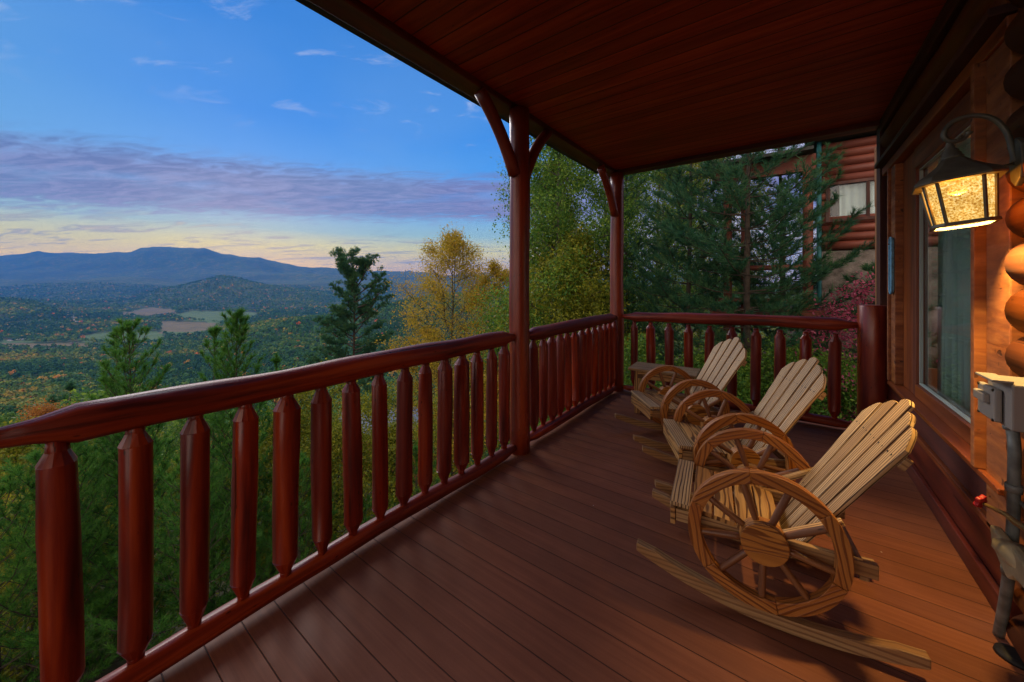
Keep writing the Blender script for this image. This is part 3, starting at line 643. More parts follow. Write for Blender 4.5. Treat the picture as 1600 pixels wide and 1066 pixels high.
plant('golden_tree',712,22,zt(346,22),'tall golden-leaved tree just left of the big porch post','tree',
  lambda o,H:make_decid(o,H,3.7,.44,M['lgold'],M['bark'],nl=16,ls=.22,lsize=.115,limbs=40,seed=3,sub=10,tr=.13,up=.6))
plant('golden_tree',788,19,zt(390,19),'golden and orange tree crown right behind the big porch post','tree',
  lambda o,H:make_decid(o,H,2.4,.5,M['lgold'],M['bark'],nl=18,ls=.17,lsize=.11,limbs=24,seed=8,sub=7,tr=.11))
plant('golden_tree',668,24,zt(500,24),'low orange-gold tree at the foot of the tall golden tree','tree',
  lambda o,H:make_decid(o,H,2.6,.4,M['lgold'],M['bark'],nl=20,ls=.17,lsize=.12,limbs=24,seed=12,sub=7,tr=.11))
# backdrop right of the post
BK=[(900,13,9.3,'tall olive-leaved tree filling the gap between the two porch posts','lgreen',2.7,31),
    (950,16,9.5,'tall green tree rising behind the rear porch post','lgreen',3.8,32),
    (1010,18,9.8,'tall green broadleaf tree behind the far rail, left of the pines','lgreen',4.0,33),
    (1085,20,11,'tall olive broadleaf tree standing behind the pines','lolive',4.2,34),
    (842,15,7.6,'slender yellowing tree close behind the big porch post','lolive',1.7,35),
    (890,12,3.6,'yellow-olive tree half as tall as its neighbours between the porch posts','lolive',2.6,36)]
for px,d,H,lab,lm,cr,sd_ in BK:
    plant('broadleaf_tree',px,d,H,lab,'tree',lambda o,h:make_decid(o,h,cr,.12,M[lm],M['bark_grey'],nl=34,ls=.24,lsize=.105,limbs=48,seed=sd_,sub=9,tr=.13,up=.45,thin=.85))
PB=[(1172,9.0,8.5,'large dark pine with a double trunk in front of the neighbouring cabin',2.6,41),
    (1075,11,9.0,'dark pine with a straight trunk, left of the large double pine',2.6,42),
    (1225,10.2,7.6,'dark pine leaning against the outline of the neighbouring cabin',2.4,43),
    (1370,8.2,1.9,'low dark pine in front of the neighbouring cabin window wall',1.9,44),
    (985,14,8.0,'dark pine just right of the rear porch post',2.4,45)]
for px,d,H,lab,cr,sd_ in PB:
    plant('pine_tree',px,d,H,lab,'pine tree',lambda o,h:make_pine(o,h,cr,.18,M['lpined'],M['bark'],seed=sd_,whorl=.34,nb=6,tw=15,nn=18,nl=.17,nw=.014,tr=.10,rise=.25,shape=1,droop=.2))
for px,d,yy,sd_,lab in ((575,7.6,790,91,'green young pine low behind the sixth to eighth balusters'),(300,6.0,730,92,'green young pine low behind the third and fourth balusters'),(-5,5.2,760,93,'green young pine at the lower left corner of the view'),(655,8.6,700,94,'green young pine behind the balusters left of the big porch post'),(180,8.4,660,95,'green young pine behind the second baluster, below the left pine tops')):
    plant('young_pine',px,d,zt(yy,d),lab,'pine tree',lambda o,H:make_pine(o,H,1.7,.02,M['lpine'],M['bark'],seed=sd_,whorl=.34,nb=6,tw=10,nn=22,nl=.12,nw=.007,tr=.05,rise=.9,pw=.5))
def bush(name,px,d,top,r,lm,label,sd_,cat='bush',nl=16,lsz=.08,group=None):
    x,y=pxw(px,d); g=tz(x,y)-.1; H=top-g; o=empty(name,(x,y,g)); tag(o,label,cat,group)
    make_decid(o,H,r,.05,M[lm],M['bark'],nl=nl,ls=.14,lsize=lsz,limbs=22,seed=sd_,sub=7,tr=.05,up=.6,lname='foliage')
bush('crimson_bush',1345,7.4,zt(425,7.4),1.0,'lred','crimson-leaved bush below the neighbouring cabin, beside the log stub post',51,lsz=.07,nl=5)
bush('crimson_bush',1268,9.6,zt(466,9.6),.8,'lred','small crimson-leaved bush half hidden by pine boughs above the far rail',52,lsz=.06,nl=8)
SH=[(62,14,zt(622,14),1.9,'lorange','orange-leaved bush just above the near end of the rail'),(255,8.6,zt(715,8.6),1.5,'lolive','yellow-green bush low behind the third baluster'),(445,8.6,zt(628,8.6),1.5,'lolive','yellow-green bush behind the fifth and sixth balusters'),(530,8.0,zt(660,8.0),1.4,'lolive','lime-yellow bush low behind the seventh and eighth balusters'),(40,6.4,zt(770,6.4),1.2,'lolive','lime-yellow bush low at the far left behind the first baluster'),(620,9.3,zt(640,9.3),1.5,'lolive','lime-yellow bush low behind the ninth and tenth balusters'),(505,9.5,zt(560,9.5),2.0,'lolive','yellow-green tree top showing over the rail below the lone dark pine'),
    (600,10.5,zt(585,10.5),2.0,'lolive','yellow-green foliage behind the balusters nearest the big porch post'),
    (20,7.5,zt(655,7.5),1.5,'lolive','yellow-green bush at the far left beyond the rail end'),
    (700,12,zt(600,12),2.0,'lolive','olive bush right below the golden tree'),
    (400,9.5,zt(640,9.5),1.7,'lolive','yellow-green bush behind the fifth baluster from the rail end'),
    (130,9.5,zt(640,9.5),1.7,'lolive','yellow-green bush behind the rail, under the left pine tops'),
    (760,11,zt(560,11),1.8,'lgold','amber bush just left of the big porch post below rail height'),
    (870,9.5,zt(560,9.5),1.7,'lgreen','green bush behind the rail section between the porch posts'),
    (1000,8.2,zt(520,8.2),1.5,'lgreen','green bush behind the left end of the far rail'),
    (1090,8.6,zt(560,8.6),1.4,'lgreen','green bush low behind the middle of the far rail'),
    (1160,7.9,zt(580,7.9),1.3,'lgreen','dark green bush behind the back of the rearmost rocking chair'),
    (1235,8.2,zt(560,8.2),1.3,'lgreen','green bush behind the right half of the far rail'),
    (1310,7.6,zt(570,7.6),1.2,'lgreen','green bush behind the last far balusters by the log stub'),
    (940,10.5,zt(470,10.5),1.8,'lolive','olive bush left of the rear porch post')]
for i,(px,d,t,r,lm,lab) in enumerate(SH): bush('leafy_bush',px,d,t,r,lm,lab,60+i,group='leafy bushes on the slope round the deck')
# trees on the slope below, individually rooted; shared meshes
KT=[('lgreen','rounded green tree'),('lolive','olive-yellow tree'),('lorange','orange autumn tree'),('lpined','dark conifer'),('lgreen','tall green tree')]
protos=[]
for i,(lm,kn) in enumerate(KT):
    o=empty('slope_tree',(0,0,-500)); 
    if i==3: make_pine(o,13,2.8,.15,M[lm],M['bark'],seed=80,whorl=.8,nb=6,tw=9,nn=10,nl=.42,nw=.06,tr=.16,rise=.1,droop=.1)
    else: make_decid(o,11 if i<4 else 15,3.6,.22,M[lm],M['bark_grey'],nl=9,ls=.34,lsize=.32,limbs=26,seed=81+i,sub=6,tr=.17)
    protos.append(o)
used=[False]*5; rnd=random.Random(5)
cand=[]
for _ in range(900):
    d=math.sqrt(rnd.uniform(22**2,120**2)); px=rnd.uniform(-40,900); x,y=pxw(px,d)
    if any((x-a)**2+(y-b)**2<36 for a,b,_,_ in cand): continue
    if 23<d<60 and 560<px<650: continue
    cand.append((x,y,d,px))
    if len(cand)>=120: break
def where(px,d):
    s='far left' if px<130 else 'left' if px<330 else 'centre left' if px<560 else 'centre' if px<760 else 'hidden behind the posts'
    return s
ORD='first second third fourth fifth sixth seventh eighth ninth tenth eleventh twelfth thirteenth fourteenth fifteenth sixteenth seventeenth eighteenth nineteenth twentieth'.split()
items=[]
for x,y,d,px in cand:
    k=rnd.choices(range(5),(4,4,1.2,3,3))[0]; items.append((k,'nearest' if d<50 else 'middle' if d<85 else 'farther',px,x,y,d))
cnt={}
for k,band,px,x,y,d in sorted(items,key=lambda c:c[2]):
    key=(k,band); cnt[key]=cnt.get(key,0)+1
    if cnt[key]>20: continue
    if used[k]: o=copy_tree(protos[k])
    else: o=protos[k]; used[k]=True
    s=rnd.uniform(.72,1.1); g_=tz(x,y); top=g_+ (13 if k==3 else 15 if k==4 else 11)*s
    lim=CAMZ-d*(150/577 if px<420 else 110/577 if px<640 else 60/577)        # the slope's trees stay below the open view
    if top>lim: s=max(.25,s*(lim-g_)/(top-g_))
    o.location=(x,y,g_-.3); o.scale=(s*rnd.uniform(.9,1.15),)*2+(s,); o.rotation_euler=(0,0,rnd.uniform(0,6.28))
    tag(o,f'{ORD[cnt[key]-1]} {KT[k][1]} from the left in the {band} band of the wooded slope','tree','trees on the wooded slope below the deck')
for i in range(5):
    if not used[i]:
        for c in list(protos[i].children): bpy.data.objects.remove(c)
        bpy.data.objects.remove(protos[i])
#==================================================================== DISTANT BUILDINGS
def house(name,px,yy,d,w,dp,h,rh,wall,roof,label,rz=0,z=None,ridge='x'):
    x,y=pxw(px,d); z=tz(x,y) if z is None else z
    o=empty(name,(x,y,z),rz); tag(o,label,'house')
    mb=MB(); mb.box((-w/2,-dp/2,-1),(w/2,dp/2,h)); mb.build('wall',wall,o)
    mb=MB(); mb.prism([(-dp/2-.5,h+.02),(dp/2+.5,h+.02),(0,h+rh)],(0,0,0),(0,1,0),(0,0,1),(1,0,0),w+1); mb.build('roof',roof,o)
    for sx in (-.3,.05,.33):
        mb=MB(); mb.box((sx*w-.6,-dp/2-.06,1),(sx*w+.6,-dp/2+.02,2.3)); mb.build('window',M['black'],o)
    return o
house('farmhouse',32,531,1150,22,9,4.5,3.2,M['white'],M['nroof'],'white farmhouse with dark roof in the field at far left',rz=R(35))
house('farm_shed',16,531,1130,10,7,3,2,M['white'],M['metalroof'],'small white shed left of the farmhouse in the field',rz=R(35))
house('farm_barn',196,516,1400,16,8,4,3,M['white'],M['white'],'white barn beside the green field in the valley',rz=R(30))
house('farm_barn',208,515,1420,10,8,4,3,M['white'],M['metalroof'],'smaller pale barn right of the white barn in the valley',rz=R(38))
house('valley_house',112,536,1060,9,7,3,2,M['stone'],M['nroof'],'small grey house among trees at the edge of the tan field',rz=R(20))
x_,y_=pxw(600,33)
hs=house('hillside_cabin',603,680,34,6.5,5.5,3.2,1.0,M['orangewood'],M['metalroof'],'orange-walled cabin with blue-grey roof glimpsed between balusters below',rz=YAW+R(12),z=zt(690,34)-1.2)
#==================================================================== DECK, ROOF
PX=-1.885; PY1=2.63; PY2=4.93; CZ=3.0
mb=MB(); b=0
def uvbox(mb,lo,hi,swap=False):
    # top/bottom UV in metres: U along x, V along y
    x0,y0,z0=lo; x1,y1,z1=hi; b=len(mb.v)
    for z in (z0,z1):
        for x,y in ((x0,y0),(x1,y0),(x1,y1),(x0,y1)): mb.v.append((x,y,z))
    for ids in ((3,2,1,0),(4,5,6,7)): mb.face(tuple(b+i for i in ids),[(mb.v[b+i][0],mb.v[b+i][1]) for i in ids])
    for a,c in ((0,1),(1,2),(2,3),(3,0)):
        mb.face((b+a,b+c,b+c+4,b+a+4),[(mb.v[b+i][0]+mb.v[b+i][1],mb.v[b+i][2]) for i in (a,c,c+4,a+4)])
uvbox(mb,(-2.0,-2.2,-.03),(1.0,5.02,0))
dk=mb.build('deck_floor',M['deck']); tag(dk,kind='structure')
mb=MB(); mb.box((-2.045,-2.2,-.28),(-2.0,5.06,-.005),'y'); mb.box((-2.045,5.02,-.28),(1.0,5.06,-.005),'x'); 
for yy in np.arange(-2,5,.41): mb.box((-1.99,yy,-.26),(1.0,yy+.04,-.035),'x')
o=mb.build('deck_frame',M['beam']); tag(o,kind='structure')
# ---- our cabin
WX=.76
cab=empty('log_cabin',(WX,1.5,0)); tag(cab,'honey-stained log cabin wall with a picture window, under the porch roof','cabin')
mb=MB(); uvbox(mb,(-2.02,-2.2,CZ+.03),(.9,5.12,CZ+.06)); mb.build('porch_ceiling',M['ceil'],cab,world=True)
mb=MB(); mb.box((-2.45,-2.6,CZ+.22),(1.4,5.55,CZ+.30),'y'); mb.build('roof',M['nroof'],cab,world=True)
mb=MB(); mb.box((-2.07,-2.2,CZ-.02),(-1.90,5.12,CZ+.21),'y'); mb.build('roof_beam',M['beam'],cab,world=True,bevel=.01)
mb=MB(); mb.box((-1.897,4.93,CZ-.017),(.74,5.10,CZ+.21),'x'); mb.build('roof_beam',M['beam'],cab,world=True,bevel=.01)
mb=MB(); mb.box((.70,-2.2,CZ-.09),(.745,4.93,CZ+.028),'y'); mb.build('ceiling_trim',M['trimdark'],cab,world=True,bevel=.004)
# wall logs
def wlog(y0,y1,z,x=.80,r=.098,m='walllog'):
    mb=MB(); n=max(3,int((y1-y0)/.4)); mb.tube([(x,y0+(y1-y0)*i/n,z+.003*math.sin(i*1.7+z*9)) for i in range(n+1)],[r*(1+.03*math.sin(i*2.1+z*7)) for i in range(n+1)],20,wob=.015,ref=(0,0,1))
    return mb.build('wall_log',M[m],cab,world=True)
z0=1.722
for k in range(-9,8):
    z=z0+.184*k
    if z>3.05: continue
    wlog(-2.2,2.395,z)
    if z>2.62: wlog(2.40,5.05,z)
mb=MB(); mb.box((.83,-2.2,-.02),(.90,2.42,3.02),'z'); mb.box((.83,2.43,2.5),(.9,5.05,3.02),'y'); mb.build('wall_core',M['interior'],cab,world=True)
# notched log ends at the corner beyond the casing
mb=MB(); mb.box((.70,4.93,-.0),(.86,5.10,3.0),'z'); mb.build('corner_board',M['trimdark'],cab,world=True,bevel=.006)
mb=MB(); mb.box((.705,4.602,.607),(.760,4.64,2.48),'z'); mb.build('corner_board',M['casing'],cab,world=True,bevel=.004)
# header
mb=MB(); mb.box((.715,2.42,2.485),(.83,4.92,2.56),'y'); mb.build('window_head',M['trim'],cab,world=True,bevel=.006)
mb=MB(); mb.box((.66,2.40,2.562),(.83,4.92,2.60),'y'); mb.build('window_cap',M['trimdark'],cab,world=True,bevel=.005)
# lower wall
mb=MB(); mb.box((.765,2.56,.012),(.83,4.92,.36),'y'); mb.build('wall_skirt',M['beam'],cab,world=True,bevel=.004)
mb=MB(); mb.box((.735,2.56,0),(.764,4.92,.10),'y'); mb.build('base_board',M['beam'],cab,world=True,bevel=.005)
mb=MB(); mb.box((.725,2.56,.352),(.80,4.92,.385),'y'); mb.build('wall_ledge',M['trim'],cab,world=True,bevel=.005)
mb=MB(); mb.box((.745,2.68,.387),(.80,4.92,.575),'y'); mb.build('apron',M['beam'],cab,world=True,bevel=.004)
win=empty('window',(0,0,0)); win.parent=cab; win.location=(0,0,0)
class _W: location=(WX,1.5,0)
def wpart(mb,name,m,bevel=.004):
    o=mb.build(name,M[m],None,bevel=bevel); 
    for v in o.data.vertices: v.co-=Vector((WX,1.5,0))
    o.parent=win; return o
mb=MB(); mb.box((.70,2.45,.577),(.84,4.60,.606),'y'); wpart(mb,'sill','trim',.006)
mb=MB(); mb.box((.725,2.43,.36),(.835,2.655,2.483),'z'); wpart(mb,'casing','casing',.006)
mb=MB(); mb.box((.690,2.657,.607),(.835,2.700,2.483),'z'); wpart(mb,'casing_edge','casing',.004)
mb=MB(); mb.box((.725,4.46,.607),(.835,4.60,2.483),'z'); wpart(mb,'casing','casing',.006)
mb=MB(); mb.box((.765,4.602,.607),(.835,4.92,2.483),'z'); wpart(mb,'side_panel','beam',.004)
mb=MB(); mb.box((.775,4.08,.607),(.838,4.458,2.483),'z'); wpart(mb,'side_panel','trim',.004)
mb=MB(); mb.box((.765,2.703,2.33),(.838,4.078,2.483),'y'); wpart(mb,'frame','trim',.004)
mb=MB(); mb.box((.770,2.703,.607),(.838,4.078,.70),'y'); wpart(mb,'frame','trim',.004)
mb=MB(); mb.box((.785,2.703,.702),(.838,2.86,2.328),'z'); wpart(mb,'frame','trim',.004)
mb=MB()
for a,b_ in (((.792,2.862,.702),(.812,4.076,.714)),((.792,2.862,2.318),(.812,4.076,2.328))): mb.box(a,b_,'y')
mb.box((.792,4.066,.716),(.812,4.076,2.316),'z'); wpart(mb,'glazing_bead','bead',.002)
mb=MB(); mb.box((.816,2.862,.71),(.822,4.066,2.32),'y'); wpart(mb,'pane','glass',0)
mb=MB(); mb.box((.84,2.4,-.3),(3.2,2.44,3.1),'x'); mb.box((.84,6.2,-.3),(3.2,6.24,.5),'x'); mb.box((.84,6.2,2.4),(3.2,6.24,3.1),'x'); mb.box((3.2,2.4,-.3),(3.24,6.24,.6),'y'); mb.box((3.2,2.4,2.3),(3.24,6.24,3.1),'y'); mb.box((.84,2.44,-.3),(3.2,6.2,-.26),'x'); mb.box((.84,2.44,3.06),(1.38,6.2,3.1),'x')
mb.box((.84,4.47,-.25),(.88,6.2,3.05),'y'); mb.box((.86,2.9,.0),(.9,3.6,.6),'y')
mb.build('interior_room',M['interior_wood'],cab,world=True)  # ceiling mostly left off and wall openings added so skylight reaches the curtain
# curtain
mb=MB(); n=40; 
cv=[]
for i in range(n+1):
    y=3.62+.60*i/n; x=.93+.022*math.sin(i*1.15)+.008*math.sin(i*2.9)
    cv.append((x,y))
b=len(mb.v)
for x,y in cv:
    for z in (.45,2.4): mb.v.append((x+(.02 if z<1 else 0)*math.sin(y*9),y,z))
for i in range(n): mb.face((2*i,2*i+2,2*i+3,2*i+1),[(0,0)]*4,True)
o=mb.build('curtain',M['curtain']); sm=o.modifiers.new('thick','SOLIDIFY'); sm.thickness=.003; tag(o,'pale grey-green curtain hanging behind the picture window','curtain')
#==================================================================== POSTS and RAILINGS
def log_path(p0,p1,n,amp,seed):
    r_=random.Random(seed); p0=Vector(p0);p1=Vector(p1); ph=[r_.uniform(0,6.28) for _ in range(4)]; out=[]
    for i in range(n+1):
        t=i/n; L=(p1-p0).length*t
        out.append(p0.lerp(p1,t)+Vector((math.sin(L*3.1+ph[0])*amp,math.sin(L*2.7+ph[3])*amp*.5 if abs((p1-p0).x)>abs((p1-p0).y) else 0,math.sin(L*2.3+ph[1])*amp+math.sin(L*6.1+ph[2])*amp*.4)))
    return out
def post(x,y,r,label,seed,braces):
    o=empty('porch_post',(x,y,0)); tag(o,label,'post')
    pts=log_path((0,0,.0),(0,0,CZ-.005),14,.004,seed); pts=[Vector((p.x,p.y*.5,min(max(CZ*i/14,0),CZ-.021))) for i,p in enumerate(pts)]
    mb=MB(); mb.tube(pts,[r*(1+.02*math.sin(i*1.3+seed)) for i in range(15)],24,wob=.012); mb.build('shaft',M['post'],o)
    for dy in braces:
        pa=Vector((0,dy*.07,2.40)); pb=Vector((-.02,dy*.50,CZ-.05)); mid=pa.lerp(pb,.5)+Vector((0,dy*-.05,.055))*-1*-1
        path=[]
        for i in range(9):
            t=i/8; path.append(pa*(1-t)**2+mid*2*t*(1-t)+pb*t*t)
        mb=MB(); mb.tube(path,[.055-.006*t for t in np.linspace(0,1,9)],14,wob=.03); mb.build('brace',M['post'],o)
    return o
post(PX,PY1,.088,'thick round red-brown log post in the middle of the long rail, braced on both sides',1,(-1,1))
post(PX-.01,PY2+.02,.090,'round red-brown log post at the far corner where the two rails meet',2,(-1,))
post(PX,-.17,.088,'round red-brown log post at the near end of the long rail',3,(1,))
def baluster_mesh(seed,m=None):
    r_=random.Random(seed); R0=r_.uniform(.046,.054); mb=MB(); H0,H1=.085,.965
    seg=12; kt=r_.uniform(.038,.055); kb=r_.uniform(.04,.07)
    zs=[H0,H0+.035,H0+.035+kb,H0+.30,H0+.5,H1-.30,H1-.04-kt,H1-.04,H1]; rr=[.021,.023,R0*r_.uniform(.93,1),R0*1.0,R0*r_.uniform(.97,1.04),R0*1.01,R0*r_.uniform(.93,1.0),.026,.023]
    # hard shoulders: duplicate rings
    Z=[];Q=[]
    for i,(z,q) in enumerate(zip(zs,rr)):
        Z.append(z);Q.append(q)
        if i in (1,2,6,7): Z.append(z+.0015);Q.append(q)
    off=(r_.random()*20,r_.random()*20); ph=r_.uniform(0,6)
    mb.tube([(math.sin(z*4+ph)*.003,math.cos(z*3+ph)*.003,z) for z in Z],Q,seg,wob=.075,off=off)
    for i in range(len(mb.f)):
        if i//seg in (1,2,3,8,9,10) and i<seg*(len(Z)-1): mb.sm[i]=False
    return mb
bm_cache=[]
def railing(name,label,p0,p1,zt_,zb,bal,seed,rt=.064,rb=.047,taper=(True,True),zend=0):
    p0=Vector(p0);p1=Vector(p1); o=empty(name,(p0.x,p0.y,0)); tag(o,label,'railing','log railings round the deck')
    d=(p1-p0); L=d.length; ax=d.normalized()
    for nm,z,r,dz in (('top_rail',zt_,rt,zend),('bottom_rail',zb,rb,0)):
        n=int(L/.085); pts=log_path((0,0,z),(d.x,d.y,z+dz),n,.007,seed+int(z*10)); rad=[]
        for i in range(n+1):
            s=L*i/n; q=r*(1+.04*math.sin(s*5+seed)+.03*math.sin(s*11+seed*2))
            for end,t in ((s,taper[0]),(L-s,taper[1])):
                if t and end<.17: q=min(q,.028+(r-.028)*max(0,end-.05)/.12)
            rad.append(q)
        mb=MB(); mb.tube(pts,rad,20,wob=.03,ref=(0,0,1)); mb.build(nm,M['rail'],o)
    for k,s in enumerate(bal):
        key=len(bm_cache)%7
        if len(bm_cache)<7:
            b_=baluster_mesh(seed*31+k).build('baluster',M['bal'],o); bm_cache.append(b_.data)
        else:
            b_=bpy.data.objects.new('baluster',bm_cache[(k*3+seed)%7]); COL.objects.link(b_); b_.parent=o
        c=ax*s; b_.location=(c.x,c.y,0); b_.rotation_euler=(random.gauss(0,.004),random.gauss(0,.004),random.uniform(0,6.28)); b_.scale=(random.uniform(.90,1.10),)*2+(1,)
    return o
railing('deck_railing','long near log railing with thick peeled top rail, left of the big post',(PX,-.06,0),(PX,PY1-.06,0),1.005,.062,[.145+.1665*k for k in range(15)],1,taper=(True,True))
railing('deck_railing','short log railing between the big post and the far corner post',(PX,PY1+.07,0),(PX,PY2-.07,0),1.005,.062,[.155+.1655*k for k in range(13)],2)
railing('deck_railing','far log railing behind the chairs, ending at the log stub post',(PX+.08,PY2+.0,0),(.555,PY2,0),1.03,.062,[PXb-(PX+.08) for PXb in (-1.645,-1.43,-1.2,-.977,-.753,-.523,-.295,-.075,.146,.373)],3,zend=.03)
o=empty('stub_post',(.655,PY2-.0,0)); tag(o,'short thick log stub post with flat sawn top at the far rail end','post')
mb=MB(); mb.tube([(0,0,.0),(0.002,0,.4),(0,0.002,.85),(0,0,1.245),(0,0,1.258)],[.118,.116,.114,.113,.106],26,wob=.012); mb.build('shaft',M['post'],o)
#==================================================================== ROCKING CHAIRS
WH=.356; WR=.293
def make_chair():
    root=empty('rocking_chair'); X=Vector((1,0,0));Y=Vector((0,1,0));Z=Vector((0,0,1)); rnd=random.Random(11)
    # wheels
    for s in (1,-1):
        wy=s*.268; w_=empty('wheel',(0,wy,WH)); w_.parent=root; a0=.35*s
        mb=MB(); ns=6; sub=9; ri,ro,th=WR-.052,WR,.040
        for k in range(ns):
            A=a0+2*math.pi*k/ns; B=a0+2*math.pi*(k+1)/ns; Mi=(A+B)/2; off=(rnd.random()*20,rnd.random()*20)
            ex=Vector((math.cos(Mi),0,math.sin(Mi))); ey=Vector((-math.sin(Mi),0,math.cos(Mi)))
            rj=rnd.uniform(-.0015,.0015)
            for j in range(sub):
                t0=A+(B-A)*j/sub+ (0.003 if j==0 else 0); t1=A+(B-A)*(j+1)/sub-(.003 if j==sub-1 else 0); b=len(mb.v)
                for t in (t0,t1):
                    for rr_,yy in ((ri,-th/2),(ro+rj,-th/2),(ro+rj,th/2),(ri,th/2)): mb.v.append(Vector((math.cos(t)*rr_,yy,math.sin(t)*rr_)))
                def u(i,alt=0):
                    v=mb.v[b+i]; return (off[0]+v.dot(ey),off[1]+v.dot(ex)+ (v.y*1.0 if alt else 0)+alt)
                for ids,alt in (((0,4,5,1),0),((2,6,7,3),.3),((1,5,6,2),.6),((3,7,4,0),.9)): mb.face(tuple(b+i for i in ids),[u(i,alt) for i in ids],False)
                if j==0: mb.face((b,b+1,b+2,b+3),[u(i) for i in range(4)])
                if j==sub-1: mb.face((b+7,b+6,b+5,b+4),[u(i) for i in (7,6,5,4)])
        mb.build('rim',M['wheel'],w_,bevel=.003)
        mb=MB(); n=28; mb.prism([(math.cos(2*math.pi*i/n)*.088,math.sin(2*math.pi*i/n)*.088) for i in range(n)],(0,s*.006,0),X,Z,Y,.062); mb.build('hub',M['hub'],w_,bevel=.004)
        for k in range(9):
            t=2*math.pi*k/9+.55; d=Vector((math.cos(t),0,math.sin(t)))
            mb=MB(); mb.tube([d*.07,d*.11,d*.17,d*.23,d*(ri+.012)],[.012,.014,.015,.014,.011],10); mb.build('spoke',M['spoke'],w_)
    # rockers
    for s in (1,-1):
        top=[];bot=[]; zb=lambda f:(f+.10)**2/2.9
        for i in range(25):
            f=-.505+(.525+.505)*i/24; k=min(1,(i+1)/3,(25-i)/3); h=.058*(.55+.45*k); bot.append((f,zb(f))); top.append((f,zb(f)+h))
        mb=MB(); mb.prism(bot+top[::-1],(0,s*.262,.002),X,Z,Y,.042,smooth=False); mb.build('rocker',M['rocker'],root,bevel=.005)
    # side rails under seat (slope to the back) carrying slats
    for s in (1,-1):
        mb=MB(); mb.board((-.015,s*.216,.333),(-1,0,-.02),(.02,0,-1),(0,1,0),.73,.058,.026); mb.build('side_rail',M['rocker'],root,bevel=.003)
    # front apron and rear cross bar, stretchers
    mb=MB(); mb.board((.363,0,.338),Y,Z,X,.475,.085,.022); mb.build('apron',M['seat'],root,bevel=.003)
    mb=MB(); mb.board((-.345,0,.285),Y,Z,X,.40,.045,.030); mb.build('cross_bar',M['rocker'],root,bevel=.004)
    # seat slats (run across)
    a=math.atan2(.105,.42)
    fx=[.332,.238,.146,.054,-.038]
    for i,f in enumerate(fx):
        z=.396-(.332-f)*.13+(.0 if i else .003); sl=Vector((1,0,.13 if i else .05)).normalized(); nn=Vector((-sl.z,0,sl.x))
        mb=MB(); mb.board((f,0,z),Y,sl,nn,.49 if i<1 else .462,.084,.021); mb.build('seat_slat',M['seat' if i else 'slat'],root,bevel=.003)
    # backrest: five long slats with arched tops
    bd=Vector((-.535,0,.845)).normalized(); bn=Vector((.845,0,.535)).normalized(); base=Vector((-.10,0,.262)); Lb=.81
    arch=lambda y: Lb-.0+(-(y/.255)**2*.17)
    n=5; wt=.080; wb_=.064; gap_t=.019; gap_b=.011
    for i in range(n):
        k=i-(n-1)/2; yt=k*(wt+gap_t); yb=k*(wb_+gap_b)
        l,r_=-wt/2,wt/2; jt=(.012,-.004,.010,-.012,.004)[i]; poly=[(yb-wb_/2,0),(yb+wb_/2,0)]
        poly.append((yb+(yt-yb)*.55+ (wb_+(wt-wb_)*.62)/2,Lb*.55)); poly.append((yt+r_,arch(yt+r_)+jt))
        for t in np.linspace(.8,.2,4): poly.append((yt+l+wt*t,arch(yt+l+wt*t)+jt+.012*math.sin(math.pi*t)))
        poly.append((yt+l,arch(yt+l)+jt)); poly.append((yb+(yt-yb)*.55-(wb_+(wt-wb_)*.62)/2,Lb*.55))
        mb=MB()
        # UV: U must follow the slat length -> swap axes
        mb.prism([(q[1],q[0]) for q in poly],base+bn*rnd.uniform(-.001,.001),bd,Y,bn,.020); mb.build('back_slat',M['slat'],root,bevel=.003)
    mb=MB()
    for h in (.22,.62):
        for i in range(n):
            k=i-(n-1)/2; yc=k*(wb_+(wt+gap_t-wb_)*h/Lb)
            for dy in (-.018,.018): mb.tube([base+bd*h+Y*(yc+dy)+bn*.0095,base+bd*h+Y*(yc+dy)+bn*.0115],[.0042,.0038],8)
    mb.build('screws',M['screw'],root)
    for h,wd in ((.22,.42),(.62,.47)):
        mb=MB(); mb.board(base+bd*h-bn*.024,Y,bd,bn,wd,.05,.026); mb.build('back_rail',M['rocker'],root,bevel=.003)
    for s in (1,-1):   # struts behind the back down to the rear bar
        p=base+bd*.24-bn*.045+Y*s*.16; q=Vector((-.33,s*.16,.30)); dr=(q-p); mb=MB(); mb.board((p+q)/2,dr,Y,dr.cross(Y),dr.length,.04,.024); mb.build('strut',M['rocker'],root,bevel=.003)
    for s in (1,-1):   # armrest strips from wheel to back
        p=Vector((-.03,s*.235,.36)); q=Vector((-.27,s*.235,.50)); dr=q-p; mb=MB(); mb.board((p+q)/2,dr,Y,dr.cross(Y),dr.length,.032,.022); mb.build('side_brace',M['slat'],root,bevel=.003)
    return root
ch=make_chair()
spots=[(-.123,2.19,188,'nearest wagon-wheel rocking chair, lit by the wall lantern'),(-.34,2.96,206,'middle wagon-wheel rocking chair, between the near and the rear one'),(-.80,3.66,218,'rearmost wagon-wheel rocking chair, in front of the small side table')]
for i,(x,y,a,lab) in enumerate(spots):
    o=ch if i==0 else copy_tree(ch); o.location=(x,y,0); o.rotation_euler=(0,0,R(a)); tag(o,lab,'rocking chair','wagon-wheel rocking chairs facing the rail')
